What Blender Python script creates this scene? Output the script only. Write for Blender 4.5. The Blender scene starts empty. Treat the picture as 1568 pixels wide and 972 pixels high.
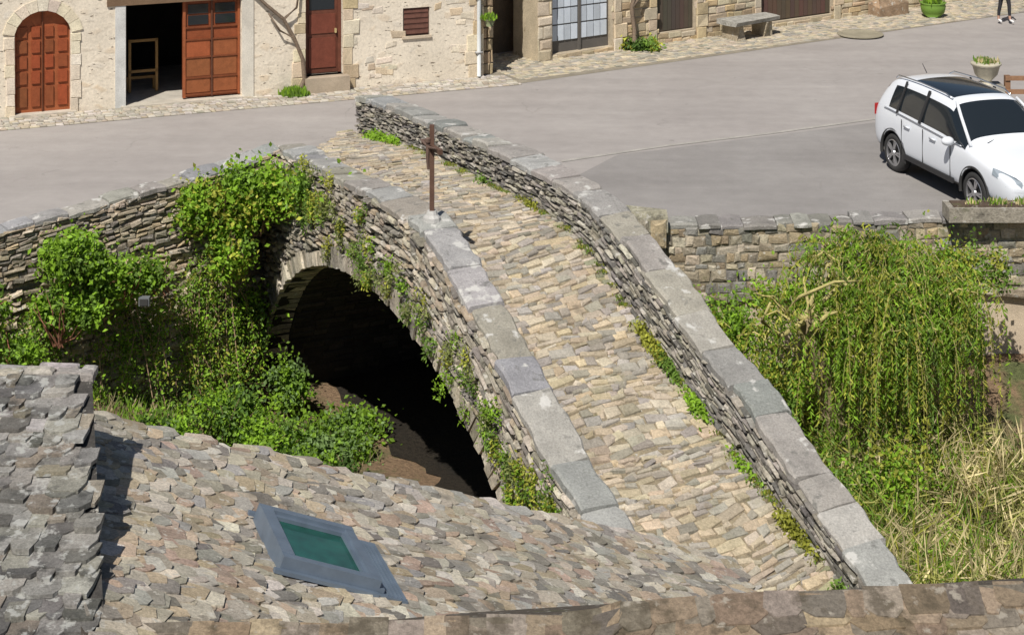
import bpy, bmesh, math, random
import numpy as np
from mathutils import Vector, Matrix
random.seed(7); rng=np.random.default_rng(7)
scene=bpy.context.scene
U=random.uniform

# ---------------------------------------------------------------- helpers
class MB:
    def __init__(s): s.v=[];s.f=[];s.c=[];s.m=[]
    def add(s,vs,fs,col,m=0):
        n=len(s.v); s.v.extend([tuple(p) for p in vs])
        for f in fs:
            s.f.append(tuple(n+i for i in f)); s.c.append(col); s.m.append(m)
    def box(s,c,ax,ay,az,col,m=0):
        c=Vector(c);ax=Vector(ax);ay=Vector(ay);az=Vector(az)
        vs=[c+ax*i+ay*j+az*k for k in(-1,1) for j in(-1,1) for i in(-1,1)]
        s.add(vs,[(0,1,3,2),(4,6,7,5),(0,4,5,1),(2,3,7,6),(0,2,6,4),(1,5,7,3)],col,m)
    def bx(s,x0,x1,y0,y1,z0,z1,col,m=0):
        s.box(((x0+x1)/2,(y0+y1)/2,(z0+z1)/2),((x1-x0)/2,0,0),(0,(y1-y0)/2,0),(0,0,(z1-z0)/2),col,m)
    def tube(s,pts,r0,r1,col,n=6,m=0):
        pts=[Vector(p) for p in pts]; L=len(pts); rings=[]
        for i,p in enumerate(pts):
            t=(pts[min(i+1,L-1)]-pts[max(i-1,0)]).normalized()
            a=t.orthogonal().normalized(); b=t.cross(a)
            r=r0+(r1-r0)*i/(L-1)
            rings.append([p+a*math.cos(k*2*math.pi/n)*r+b*math.sin(k*2*math.pi/n)*r for k in range(n)])
        vs=[q for R in rings for q in R]; fs=[]
        for i in range(L-1):
            for k in range(n):
                fs.append((i*n+k,i*n+(k+1)%n,(i+1)*n+(k+1)%n,(i+1)*n+k))
        fs.append(tuple(range(n))); fs.append(tuple(range((L-1)*n,L*n)))
        s.add(vs,fs,col,m)
    def lathe(s,c,prof,col,n=20,m=0):
        vs=[];fs=[]
        for r,z in prof:
            for k in range(n):
                a=k*2*math.pi/n; vs.append((c[0]+r*math.cos(a),c[1]+r*math.sin(a),c[2]+z))
        for i in range(len(prof)-1):
            for k in range(n): fs.append((i*n+k,i*n+(k+1)%n,(i+1)*n+(k+1)%n,(i+1)*n+k))
        fs.append(tuple(range(n))); fs.append(tuple(range((len(prof)-1)*n,len(prof)*n)))
        s.add(vs,fs,col,m)
    def build(s,name,mats,smooth=False):
        me=bpy.data.meshes.new(name); me.from_pydata(s.v,[],s.f)
        for m in (mats if isinstance(mats,(list,tuple)) else [mats]): me.materials.append(m)
        at=me.attributes.new('Col','FLOAT_COLOR','FACE')
        c=np.ones((len(s.f),4),dtype=np.float32); c[:,:3]=np.array(s.c)[:,:3]
        at.data.foreach_set('color',c.ravel())
        me.polygons.foreach_set('material_index',s.m)
        if smooth: me.polygons.foreach_set('use_smooth',[True]*len(s.f))
        me.update(); ob=bpy.data.objects.new(name,me); scene.collection.objects.link(ob); return ob

def group(name,obs,loc=(0,0,0)):
    e=bpy.data.objects.new(name,None); e.empty_display_size=.3; scene.collection.objects.link(e)
    for o in obs: o.parent=e
    return e

def stone(mb,P,a0,a1,b0,b1,d,col,j=.012,ins=.2,m=0,rot=0):
    w=a1-a0;h=b1-b0; mm=min(w,h)
    ca=(a0+a1)/2;cb=(b0+b1)/2
    q=[(a0+U(-j,j),b0+U(-j,j)),(a1+U(-j,j),b0+U(-j,j)),(a1+U(-j,j),b1+U(-j,j)),(a0+U(-j,j),b1+U(-j,j))]
    if rot:
        r=U(-rot,rot); cr,sr=math.cos(r),math.sin(r)
        q=[(ca+(x-ca)*cr-(y-cb)*sr,cb+(x-ca)*sr+(y-cb)*cr) for x,y in q]
    back=[P(x,y,-.04) for x,y in q]; mid=[P(x,y,d*U(.4,.8)) for x,y in q]
    fr=[]
    for x,y in q:
        i=mm*ins*U(.4,1.6)
        fr.append(P(x+(i if x<ca else -i),y+(i if y<cb else -i),d*U(.8,1.2)))
    vs=back+mid+fr
    fs=[(8,9,10,11)]
    for k in range(4):
        n=(k+1)%4; fs+= [(k,n,4+n,4+k),(4+k,4+n,8+n,8+k)]
    mb.add(vs,fs,col,m)

def courses(mb,P,a0,a1,b0,b1,rh,ln,d,pal,keep=None,j=.012,gap=.012,ins=.2,rag=.0,hmin=.82,rot=0):
    b=b0
    while b<b1:
        h=U(*rh); a=a0-U(0,ln[0])
        while a<a1:
            l=U(*ln)*(1 if random.random()<.8 else 1.4)
            aa=max(a,a0); ae=min(a+l,a1)
            if ae-aa>.04 and (keep is None or keep((aa+ae)/2,b+h/2)):
                hh=h*U(hmin,1.0); ro=h*U(-rag,rag)
                stone(mb,P,aa+gap,ae-gap,b+gap*.6+ro,b+hh+ro,d*U(.4,1.4),pal((aa+ae)/2,b+h/2),j,ins,0,rot)
            a+=l
        b+=h

def palette(cols,var=.15):
    def f(a=0,b=0):
        c=random.choice(cols); k=1+U(-var,var)
        return (c[0]*k,c[1]*k*U(.97,1.03),c[2]*k*U(.94,1.06))
    return f

# ---------------------------------------------------------------- materials
def newmat(name):
    m=bpy.data.materials.new(name); m.use_nodes=True; nt=m.node_tree
    b=nt.nodes['Principled BSDF']; b.inputs['Roughness'].default_value=.9
    b.inputs['Specular IOR Level'].default_value=.25
    return m,nt,b
def N(nt,t,**k):
    n=nt.nodes.new(t)
    for a,v in k.items(): setattr(n,a,v)
    return n
def noise(nt,tc,scale,detail=6,rough=.6):
    n=N(nt,'ShaderNodeTexNoise'); n.inputs['Scale'].default_value=scale; n.inputs['Detail'].default_value=detail
    n.inputs['Roughness'].default_value=rough; nt.links.new(tc,n.inputs['Vector']); return n.outputs['Fac']
def ramp(nt,fac,stops):
    r=N(nt,'ShaderNodeValToRGB'); e=r.color_ramp.elements
    while len(e)<len(stops): e.new(.5)
    for i,(p,c) in enumerate(stops):
        e[i].position=p; e[i].color=(c,c,c,1) if isinstance(c,(int,float)) else (*c,1)
    nt.links.new(fac,r.inputs['Fac']); return r.outputs['Color']
def mix(nt,fac,a,b,mode='MIX'):
    n=N(nt,'ShaderNodeMix',data_type='RGBA',blend_type=mode)
    for sock,v in ((n.inputs[0],fac),(n.inputs[6],a),(n.inputs[7],b)):
        if isinstance(v,(int,float)): sock.default_value=v
        elif isinstance(v,tuple): sock.default_value=(*v,1)
        else: nt.links.new(v,sock)
    return n.outputs[2]
def bump(nt,b,h,strength,dist=.02):
    n=N(nt,'ShaderNodeBump'); n.inputs['Strength'].default_value=strength; n.inputs['Distance'].default_value=dist
    nt.links.new(h,n.inputs['Height']); nt.links.new(n.outputs['Normal'],b.inputs['Normal'])

def mat_vc(name,var=.35,ns=5,spots=None,spot_t=(.6,.68),spot_s=9,bs=30,bst=.6,rough=.9,dark=None,moss=None,fine=(.6,1.3)):
    m,nt,b=newmat(name)
    tc=N(nt,'ShaderNodeTexCoord').outputs['Object']
    at=N(nt,'ShaderNodeAttribute',attribute_name='Col').outputs['Color']
    n1=noise(nt,tc,ns); c=mix(nt,1.0,at,ramp(nt,n1,[(.25,1-var),(.75,1+var)]),'MULTIPLY')
    n3=noise(nt,tc,bs,8,.75)
    c=mix(nt,1.0,c,ramp(nt,n3,[(.32,fine[0]),(.68,fine[1])]),'MULTIPLY')
    if moss:
        c=mix(nt,ramp(nt,noise(nt,tc,moss[1]),[(moss[2],0.),(moss[2]+.12,.7)]),c,moss[0])
    if dark:
        c=mix(nt,ramp(nt,noise(nt,tc,dark[1]),[(dark[2],0.),(dark[2]+.12,.75)]),c,dark[0])
    if spots:
        c=mix(nt,ramp(nt,noise(nt,tc,spot_s,5,.6),[(spot_t[0],0.),(spot_t[1],.85)]),c,spots)
    nt.links.new(c,b.inputs['Base Color']); b.inputs['Roughness'].default_value=rough
    bump(nt,b,n3,bst,.025); return m

M_wall=mat_vc('wall_stone',spots=(.52,.50,.45),spot_t=(.60,.66),spot_s=9,moss=((.13,.15,.055),2.2,.62),dark=((.1,.09,.075),6,.59),bst=.9)
M_vault=mat_vc('vault_stone_painted_shade',bst=.8)  # vault stone; its face colours carry painted shade
M_cop=mat_vc('coping_stone',.25,3,spots=(.6,.59,.56),spot_t=(.59,.65),spot_s=3.2,bs=35,dark=((.13,.13,.12),6,.57),bst=.8,fine=(.68,1.25))
M_deck=mat_vc('paving_stone',.22,1.6,bs=30,moss=((.3,.27,.14),1.1,.64),dark=((.24,.2,.15),3.5,.62),bst=.8,fine=(.66,1.28))
M_roof=mat_vc('stone_slate',.3,3,spots=(.6,.57,.5),spot_t=(.60,.65),spot_s=9,bs=40,dark=((.15,.135,.11),2.5,.6),moss=((.28,.23,.14),1.4,.62),bst=.8)
M_roofg=mat_vc('stone_slate_grey',.3,7,spots=(.5,.5,.47),spot_t=(.56,.63),spot_s=9,bs=50,dark=((.05,.05,.048),5,.54),bst=.9)
M_roofb=mat_vc('stone_slate_brown',.35,4,spots=(.4,.36,.3),spot_t=(.60,.68),spot_s=7,bs=30,dark=((.08,.065,.045),4,.5),moss=((.17,.15,.07),2,.6),bst=1.)
M_plain=mat_vc('painted',.08,3,bs=60,bst=.15,rough=.6,fine=(.85,1.1))
M_wood=mat_vc('varnished_wood',.2,8,bs=60,bst=.2,rough=.5,fine=(.75,1.15))
M_fac2=mat_vc('dressed_stone',.2,3,bs=30,dark=((.2,.16,.1),4,.64),fine=(.75,1.2))
M_bark=mat_vc('bark',.3,12,bs=40)
M_gran=mat_vc('pavers',.2,3,bs=60,fine=(.75,1.2))

def mat_asphalt(name,base,patch):
    m,nt,b=newmat(name); tc=N(nt,'ShaderNodeTexCoord').outputs['Object']
    n1=noise(nt,tc,.35,5,.6); n2=noise(nt,tc,70,5,.75); n4=noise(nt,tc,2.5,6,.65)
    c=mix(nt,ramp(nt,n1,[(.35,0.),(.65,1.)]),base,patch)
    c=mix(nt,1.0,c,ramp(nt,n2,[(.3,.82),(.7,1.15)]),'MULTIPLY')
    c=mix(nt,1.0,c,ramp(nt,n4,[(.3,.92),(.7,1.05)]),'MULTIPLY')
    v=N(nt,'ShaderNodeTexVoronoi',feature='DISTANCE_TO_EDGE'); v.inputs['Scale'].default_value=.28
    wn=N(nt,'ShaderNodeTexNoise'); wn.inputs['Scale'].default_value=1.2; nt.links.new(tc,wn.inputs['Vector'])
    wv=mix(nt,.35,tc,wn.outputs['Color'],'LINEAR_LIGHT'); nt.links.new(wv,v.inputs['Vector'])
    cr=ramp(nt,v.outputs['Distance'],[(.0,1.),(.006,0.)]); cr=mix(nt,1.0,cr,ramp(nt,noise(nt,tc,.6),[(.52,0.),(.64,.3)]),'MULTIPLY')
    c=mix(nt,cr,c,(.15,.14,.13))
    c=mix(nt,ramp(nt,noise(nt,tc,4,3),[(.70,0.),(.73,.45)]),c,(.16,.15,.14))
    mp=N(nt,'ShaderNodeMapping'); mp.inputs['Rotation'].default_value=(0,0,-.5); mp.inputs['Scale'].default_value=(.12,1.3,1); nt.links.new(tc,mp.inputs['Vector'])
    c=mix(nt,1.0,c,ramp(nt,noise(nt,mp.outputs[0],1.0,4),[(.3,.92),(.7,1.05)]),'MULTIPLY')
    nt.links.new(c,b.inputs['Base Color']); bump(nt,b,n2,.4,.008); return m
M_asph=mat_asphalt('asphalt',(.325,.30,.287),(.36,.335,.32))
M_asph2=mat_asphalt('asphalt_parking',(.25,.236,.228),(.295,.28,.27))

def mat_facade():
    m,nt,b=newmat('lime_plaster'); tc0=N(nt,'ShaderNodeTexCoord').outputs['Object']
    mp=N(nt,'ShaderNodeMapping'); mp.inputs['Scale'].default_value=(3.4,3.4,6.5); nt.links.new(tc0,mp.inputs['Vector'])
    w=N(nt,'ShaderNodeTexNoise'); w.inputs['Scale'].default_value=3; w.inputs['Detail'].default_value=4; nt.links.new(tc0,w.inputs['Vector'])
    wv=mix(nt,.3,mp.outputs[0],w.outputs['Color'],'LINEAR_LIGHT')
    v=N(nt,'ShaderNodeTexVoronoi'); v.inputs['Scale'].default_value=1.; nt.links.new(wv,v.inputs['Vector'])
    ve=N(nt,'ShaderNodeTexVoronoi',feature='DISTANCE_TO_EDGE'); ve.inputs['Scale'].default_value=1.; nt.links.new(wv,ve.inputs['Vector'])
    sep=N(nt,'ShaderNodeSeparateColor'); nt.links.new(v.outputs['Color'],sep.inputs[0])
    stonec=ramp(nt,sep.outputs[1],[(0.,(.60,.52,.42)),(.35,(.72,.63,.51)),(.7,(.68,.54,.38)),(1.,(.66,.62,.55))])
    plaster=mix(nt,noise(nt,tc0,1.5),(.80,.72,.60),(.73,.65,.53))
    sel=ramp(nt,sep.outputs[0],[(.6,0.),(.7,.6)])
    edge=ramp(nt,ve.outputs['Distance'],[(.05,0.),(.25,1.)])
    f=mix(nt,1.0,sel,edge,'MULTIPLY')
    c=mix(nt,f,plaster,stonec)
    n2=noise(nt,tc0,18,8,.75)
    c=mix(nt,1.0,c,ramp(nt,n2,[(.28,.76),(.6,1.08)]),'MULTIPLY')
    c=mix(nt,1.0,c,ramp(nt,noise(nt,tc0,.8,4),[(.3,.88),(.7,1.08)]),'MULTIPLY')
    mp2=N(nt,'ShaderNodeMapping'); mp2.inputs['Scale'].default_value=(3,3,10); nt.links.new(tc0,mp2.inputs['Vector'])
    pits=ramp(nt,noise(nt,mp2.outputs[0],2.2,3,.5),[(.66,0.),(.69,1.)])
    c=mix(nt,pits,c,(.17,.135,.10))
    nt.links.new(c,b.inputs['Base Color'])
    hh=mix(nt,.6,f,n2); hh=mix(nt,pits,hh,(0,0,0)); bump(nt,b,hh,.6,.03); return m
M_plaster=mat_facade()

def mat_simple(name,col,rough=.5,metal=0,spec=.5,nz=0):
    m,nt,b=newmat(name); tc=N(nt,'ShaderNodeTexCoord').outputs['Object']
    c=mix(nt,1.0,col,ramp(nt,noise(nt,tc,6),[(.3,1-nz),(.7,1+nz)]),'MULTIPLY')
    nt.links.new(c,b.inputs['Base Color']); b.inputs['Roughness'].default_value=rough
    b.inputs['Metallic'].default_value=metal; b.inputs['Specular IOR Level'].default_value=spec; return m
M_glass=mat_simple('dark_glass',(.015,.02,.025),.06,0,.6)
M_teal=mat_simple('skylight_glass',(.008,.075,.055),.08,0,.35,.35)
M_metal=mat_simple('blue_grey_metal',(.14,.18,.235),.45,.2,.5,.15)
M_paint=mat_simple('white_car_paint',(.72,.75,.80),.2,0,.5)
M_black=mat_simple('black_plastic',(.025,.025,.027),.6)
M_tyre=mat_simple('tyre_rubber',(.03,.03,.03),.8)
M_alloy=mat_simple('alloy_rim',(.5,.5,.52),.3,.8)
M_chrome=mat_simple('chrome',(.6,.62,.65),.2,.9)
M_lamp=mat_simple('headlight_glass',(.35,.4,.45),.1,.2)

def mat_leaf(name):
    m,nt,b=newmat(name); at=N(nt,'ShaderNodeAttribute',attribute_name='Col').outputs['Color']
    tc=N(nt,'ShaderNodeTexCoord').outputs['Object']
    c=mix(nt,1.0,at,ramp(nt,noise(nt,tc,1.8,3),[(.3,.75),(.7,1.25)]),'MULTIPLY')
    nt.links.new(c,b.inputs['Base Color']); b.inputs['Roughness'].default_value=.5
    tr=N(nt,'ShaderNodeBsdfTranslucent'); nt.links.new(c,tr.inputs['Color'])
    ms=N(nt,'ShaderNodeMixShader'); ms.inputs[0].default_value=.38
    nt.links.new(b.outputs[0],ms.inputs[1]); nt.links.new(tr.outputs[0],ms.inputs[2])
    nt.links.new(ms.outputs[0],nt.nodes['Material Output'].inputs['Surface']); return m
M_leaf=mat_leaf('leaf')

def mat_ground(name,c1,c2):
    m,nt,b=newmat(name); tc=N(nt,'ShaderNodeTexCoord').outputs['Object']
    c=mix(nt,ramp(nt,noise(nt,tc,1.1),[(.5,0.),(.62,1.)]),c1,c2)
    n=noise(nt,tc,14,8,.75); c=mix(nt,1.0,c,ramp(nt,n,[(.3,.5),(.7,1.5)]),'MULTIPLY')
    nt.links.new(c,b.inputs['Base Color']); bump(nt,b,n,1.,.1); return m
M_ground=mat_ground('earth',(.31,.21,.13),(.14,.16,.065))
M_archshade=mat_ground('earth_painted_shade',(.035,.028,.02),(.03,.026,.02))  # near-black earth: shade under the arch put into the colour

# ---------------------------------------------------------------- terrain
def TH(x,y):
    z=-3.95
    if x<-4.5: z+=min(1.1,(-4.5-x)*.35)
    if x>3.2: z+=min(.9,(x-3.2)*.5)
    if x>3.2 and y>26.5: z+=min(1.0,(y-26.5)*.25)*min(1,(x-3.2)*.6)
    return z+.08*math.sin(x*1.7+y)+.06*math.sin(y*2.3-x*.7)
xs=sorted(set(list(np.linspace(-18,18,80))+[-400,-200,-90,-40,-25,25,40,90,200,400]))
ys=sorted(set(list(np.linspace(8,48,90))+[-400,-150,-50,-10,70,120,250,500]))
mb=MB(); vs=[(x,y,min(TH(x,y),-.3)) for y in ys for x in xs]; nx=len(xs)
mb.add(vs,[(j*nx+i,j*nx+i+1,(j+1)*nx+i+1,(j+1)*nx+i) for j in range(len(ys)-1) for i in range(nx-1)],(1,1,1))
mb.build('ground',M_ground,True)

def B(s,w,z): return (-4.25+.409*s+.913*w, 33.6-.913*s+.409*w, z)
mb=MB(); ss=list(np.arange(-1.1,11.6,.3)); ws_=[1.45,1.8,2.2,2.8,3.4,4.2]
vs=[]
for i,s in enumerate(ss):
    for j,w in enumerate(ws_):
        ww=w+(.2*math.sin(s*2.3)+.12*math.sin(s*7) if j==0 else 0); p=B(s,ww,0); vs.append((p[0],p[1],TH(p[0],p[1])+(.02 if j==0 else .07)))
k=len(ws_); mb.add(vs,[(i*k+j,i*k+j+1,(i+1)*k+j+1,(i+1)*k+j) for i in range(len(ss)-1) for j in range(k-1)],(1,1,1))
mb.build('painted_arch_shade',M_archshade,True)  # sheet added under the vault, its dark colour paints the bridge's shade
cl=[(-40,11),(-16,26.2),(-8.6,31.0),(-5.2,33.4),(-4.7,34.8)]
a1=B(-1.3,3.38,0)[:2]; a2=B(3.3,3.38,0)[:2]
front=cl+[a1,a2,(2.6,31.1),(7.3,31.2),(15,30.7),(60,28)]
mb=MB(); poly=[(x,y,0) for x,y in front]+[(60,90,0),(-40,90,0)]
mb.add(poly,[tuple(range(len(poly)))],(1,1,1))
street=mb.build('street',M_asph)
mb=MB()
mb.add([(1.3,35.2,.004),(2.1,36.66,.004),(7.82,39.4,.004),(13,41.6,.004),(14,31.2,.004),(7.3,31.35,.004),(2.6,31.3,.004),(1.4,32,.004)],[tuple(range(8))],(1,1,1))
mb.build('parking_area',M_asph2)
mb=MB()
pp=[(.98,36.2),(3.2,37.45),(5.5,38.5),(7.9,39.76),(12.5,41.8)]
for i in range(len(pp)-1):
    (x0,y0),(x1,y1)=pp[i],pp[i+1]
    mb.add([(x0,y0-.09,.008),(x1,y1-.09,.008),(x1,y1+.05,.008),(x0,y0+.05,.008)],[(0,1,2,3)],(.39,.37,.34))
mb.build('concrete_gutter_strip',M_gran)

# ---------------------------------------------------------------- BRIDGE
SL=[-4,-1.5,0,2.7,5,6.3,7,8,9.5,10.84,11.6,12.7,14,17]
VL=[.75,.85,.93,1.15,1.37,1.42,1.38,1.12,.6,-.02,-.36,-.66,-1.1,-1.95]
SR=[-4,-3.3,.5,4,6,6.9,8,9.2,10.2,11.5,12.5,13.5,14.5,17]
VR=[.8,.9,1.18,1.4,1.43,1.38,1.1,.68,.31,-.08,-.53,-.88,-1.24,-2.0]
SD=[-5,-4,-3.3,-.6,2.5,5,6.3,7,8.8,10.8,12,13.7,18]
VD=[-.02,.03,.12,.5,.7,.82,.8,.65,.0,-.66,-.98,-1.46,-2.5]
ZL=lambda s:float(np.interp(s,SL,VL)); ZR=lambda s:float(np.interp(s,SR,VR)); ZD=lambda s:float(np.interp(s,SD,VD))
WE=lambda s: max(0.,-s-.1)*.62
AC,AA,AH,AB=5.2,6.3,3.75,-3.9
def arch(s,g=0):
    t=(s-AC)/(AA+g)
    return None if abs(t)>=1 else AB+(AH+g)*math.sqrt(1-t*t)
GR=[(.40,.355,.285),(.31,.285,.235),(.46,.415,.34),(.23,.21,.18),(.40,.33,.245)]
pw=palette(GR,.25)
mb=MB()
WB=3.38
DK=(.09,.085,.075)
st=list(np.arange(-1.6,17.01,.2))
for i in range(len(st)-1):
    s0,s1=st[i],st[i+1]
    b0=arch(s0); b1=arch(s1); b0=-4.6 if b0 is None else b0; b1=-4.6 if b1 is None else b1
    for w,Z in((.03,ZL),(WB-.03,ZR)):
        if w<1 and s0<-.3:
            z0,z1=min(b0,0),min(b1,0); mb.add([B(s0,w,z0-.01),B(s1,w,z1-.01),B(s1,w,.1),B(s0,w,.1)],[(0,1,2,3)],DK); continue
        mb.add([B(s0,w,b0),B(s1,w,b1),B(s1,w,Z(s1)-.08),B(s0,w,Z(s0)-.08)],[(0,1,2,3)],DK)
st=list(np.arange(-4.5,18.01,.25))
for i in range(len(st)-1):
    s0,s1=st[i],st[i+1]
    w0,w1=(WE(s0),WE(s1)) if s0<-.3 else (.45,.45)
    mb.add([B(s0,w0,ZD(s0)-.032),B(s1,w1,ZD(s1)-.032),B(s1,2.95,ZD(s1)-.032),B(s0,2.95,ZD(s0)-.032)],[(0,1,2,3)],(.3,.25,.17))
    if s0>=-.3: mb.add([B(s0,.45,ZD(s0)-.3),B(s1,.45,ZD(s1)-.3),B(s1,.45,ZL(s1)-.08),B(s0,.45,ZL(s0)-.08)],[(0,1,2,3)],DK)
    if s0>=-4: mb.add([B(s0,2.92,ZD(s0)-.3),B(s1,2.92,ZD(s1)-.3),B(s1,2.92,ZR(s1)-.08),B(s0,2.92,ZR(s0)-.08)],[(0,1,2,3)],DK)
    if s0<-1.4 and s0>=-4:
        mb.add([B(s0,WB-.02,-.2),B(s1,WB-.02,-.2),B(s1,WB-.02,ZR(s1)-.08),B(s0,WB-.02,ZR(s0)-.08)],[(0,1,2,3)],(.2,.19,.17))
mb.add([B(-4,2.92,0),B(-4,WB,0),B(-4,WB,.75),B(-4,2.92,.75)],[(0,1,2,3)],(.5,.48,.44))
mb.add([B(17,0,-4.6),B(17,WB,-4.6),B(17,WB,-2.1),B(17,0,-2.1)],[(0,1,2,3)],(.3,.28,.25))
def keepf(Z):
    def k(a,b):
        z=Z(a)-.1-b; o=arch(a,.33)
        if Z is ZL and a<-.3 and z>0: return False
        return o is None or z>o+.02
    return k
courses(mb,lambda a,b,d:B(a,-d,ZL(a)-.1-b),-1.5,16.8,0,4.2,(.05,.12),(.09,.3),.07,pw,keepf(ZL),.018,.006,.25,.25,.6,.06)
courses(mb,lambda a,b,d:B(a,WB+d,ZR(a)-.1-b),-3.9,16.8,0,3.0,(.09,.18),(.2,.5),.05,pw,keepf(ZR))
pin=palette([(.34,.31,.26),(.26,.24,.21),(.40,.37,.31),(.17,.16,.145)],.25)
courses(mb,lambda a,b,d:B(a,2.9-d,ZR(a)-.1-b),-4,16.8,0,.85,(.035,.08),(.07,.26),.06,pin,None,.014,.004,.2,.3,.6)
courses(mb,lambda a,b,d:B(a,.47+d,ZL(a)-.1-b),-.2,16.8,0,.8,(.06,.11),(.14,.4),.03,pin)
wall_o=mb.build('masonry',M_wall)
mb=MB(); st=list(np.arange(-4.5,.51,.25))
for i in range(len(st)-1):
    s0,s1=st[i],st[i+1]
    def row(s):
        w=WE(s); return [B(s,w+.03,ZD(s)-.03),B(s-.25,w-.6,max(.003,(ZD(s))*.35)),B(s-.6,w-1.3,.003)]
    r0,r1=row(s0),row(s1)
    mb.add(r0+r1,[(0,1,4,3),(1,2,5,4)],(1,1,1))
apron=mb.build('street_apron',M_asph,True)
mb=MB()
st=list(np.arange(-1.6,17.01,.2))
for i in range(len(st)-1):
    s0,s1=st[i],st[i+1]; b0=arch(s0); b1=arch(s1)
    if b0 is None and b1 is None: continue
    b0=-4.6 if b0 is None else b0; b1=-4.6 if b1 is None else b1
    mb.add([B(s0,.03,b0),B(s1,.03,b1),B(s1,WB-.03,b1),B(s0,WB-.03,b0)],[(0,1,2,3)],(.03,.028,.025))  # vault backing coloured near black to paint the shade inside
mb.add([B(-1.12,0,-4.6),B(-1.12,WB,-4.6),B(-1.12,WB,0),B(-1.12,0,0)],[(0,1,2,3)],(.025,.024,.022))  # abutment face, arch shade painted into its colour
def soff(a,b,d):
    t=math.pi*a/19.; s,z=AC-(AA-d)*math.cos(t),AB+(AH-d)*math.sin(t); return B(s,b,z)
courses(mb,lambda a,b,d:soff(b,a,d),.44,3.3,.2,18.8,(.14,.24),(.25,.6),.03,palette([(.06,.053,.043),(.045,.041,.035),(.035,.033,.03)],.2),None,.012,.01)  # soffit stones darkened: the shade under the arch is in the palette
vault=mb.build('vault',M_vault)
mb=MB(); nv=86
pv=palette([(.50,.44,.35),(.41,.365,.295),(.56,.50,.41),(.29,.265,.22)],.18)
def ell(t,g): return AC-(AA+g)*math.cos(t), AB+(AH+g)*math.sin(t)
for i in range(nv):
    t0=math.pi*i/nv+.003; t1=math.pi*(i+1)/nv-.003; g=U(.22,.42); pr=U(.02,.09)
    vs=[]
    for w in(-pr,.42):
        for t,gg in((t0,0),(t1,0),(t1,g),(t0,g)):
            s,z=ell(t,gg-.01*(w>0)); vs.append(B(s+U(-.015,.015),w+U(-.012,.012),z+U(-.01,.01)))
    mb.add(vs,[(0,1,2,3),(4,5,6,7),(0,1,5,4),(1,2,6,5),(2,3,7,6),(3,0,4,7)],pv())
vo=mb.build('arch_ring',M_wall)
DC=[(.50,.43,.325),(.43,.375,.30),(.54,.47,.365),(.36,.33,.28),(.52,.425,.30),(.46,.385,.28),(.40,.37,.325),(.32,.29,.245)]
def pd(a,b):
    c=palette(DC,.18)()
    e=min(a-.45,2.92-a)
    if e<.22 and random.random()<.5: c=tuple(np.array(c)*.6+np.array((.13,.16,.05))*.6)
    return c
mb=MB()
def wv(a,b): return .05*math.sin(a*1.6+b*.9)+.03*math.sin(a*3.1-b*1.3)-.1*(a-1.7)
def dk(a,b,d,k=1.):
    s=b+wv(a,b)*k; return B(s,a,ZD(s)+d-.03)
courses(mb,dk,.46,2.9,-.5,17.8,(.06,.16),(.08,.32),.038,pd,None,.028,.002,.2,.25,.65,.2)
courses(mb,lambda a,b,d:dk(a,b,d,.3),.02,2.9,-4.3,-.5,(.06,.14),(.08,.28),.035,pd,lambda a,b:a>WE(b)+.12,.024,.002,.18,.22,.65,.18)
do=mb.build('cobbled_deck',M_deck)
pc=palette([(.33,.33,.32),(.28,.285,.28),(.38,.37,.35),(.35,.325,.29)],.14)
def coping(mb,path,width,th,pal,lens=(.5,1.15),proud=.04,rough=.025):
    def run(s0,s1):
        s=s0
        while s<s1:
            l=U(*lens); e=min(s+l,s1)
            if e-s<.15: break
            n=max(2,int((e-s)/.14)); c=pal(); w0=width/2+U(-.04,.05)+proud; w1=width/2+U(-.04,.05)+proud; dz=U(-.025,.025); tl=U(-.02,.02)
            rows=[]
            for k in range(n+1):
                ss=s+.006+(e-s-.012)*k/n; p,sd=path(ss); p=Vector(p);sd=Vector(sd)
                a=p-sd*(w0+U(-rough,rough)); b=p+sd*(w1+U(-rough,rough)); up=Vector((0,0,1))
                ed=.014 if k in(0,n) else 0
                r_=lambda:U(-.009,.009)
                rows.append([a+up*(dz-th),a+up*(dz-.03+tl-ed),a+sd*.03+up*(dz+r_()+tl-ed),(a+b)/2+up*(dz+r_()-ed),b-sd*.03+up*(dz+r_()-tl-ed),b+up*(dz-.03-tl-ed),b+up*(dz-th)])
            vs=[q for r in rows for q in r]; fs=[]
            for k in range(n):
                for q in range(7): fs.append((k*7+q,k*7+(q+1)%7,(k+1)*7+(q+1)%7,(k+1)*7+q))
            fs.append(tuple(range(7))); fs.append(tuple(range(n*7,n*7+7)))
            mb.add(vs,fs,c); s=e
    return run
mb=MB(); nn=(.913,.409,0)
coping(mb,lambda s:(B(s,.25,ZL(s)),nn),.46,.12,pc)(-.35,16.8)
coping(mb,lambda s:(B(s,WB-.23,ZR(s)),nn),.46,.12,pc)(-4,16.8)
co=mb.build('coping',M_cop)
group('stone_arch_bridge',[wall_o,vault,vo,do,co])

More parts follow.
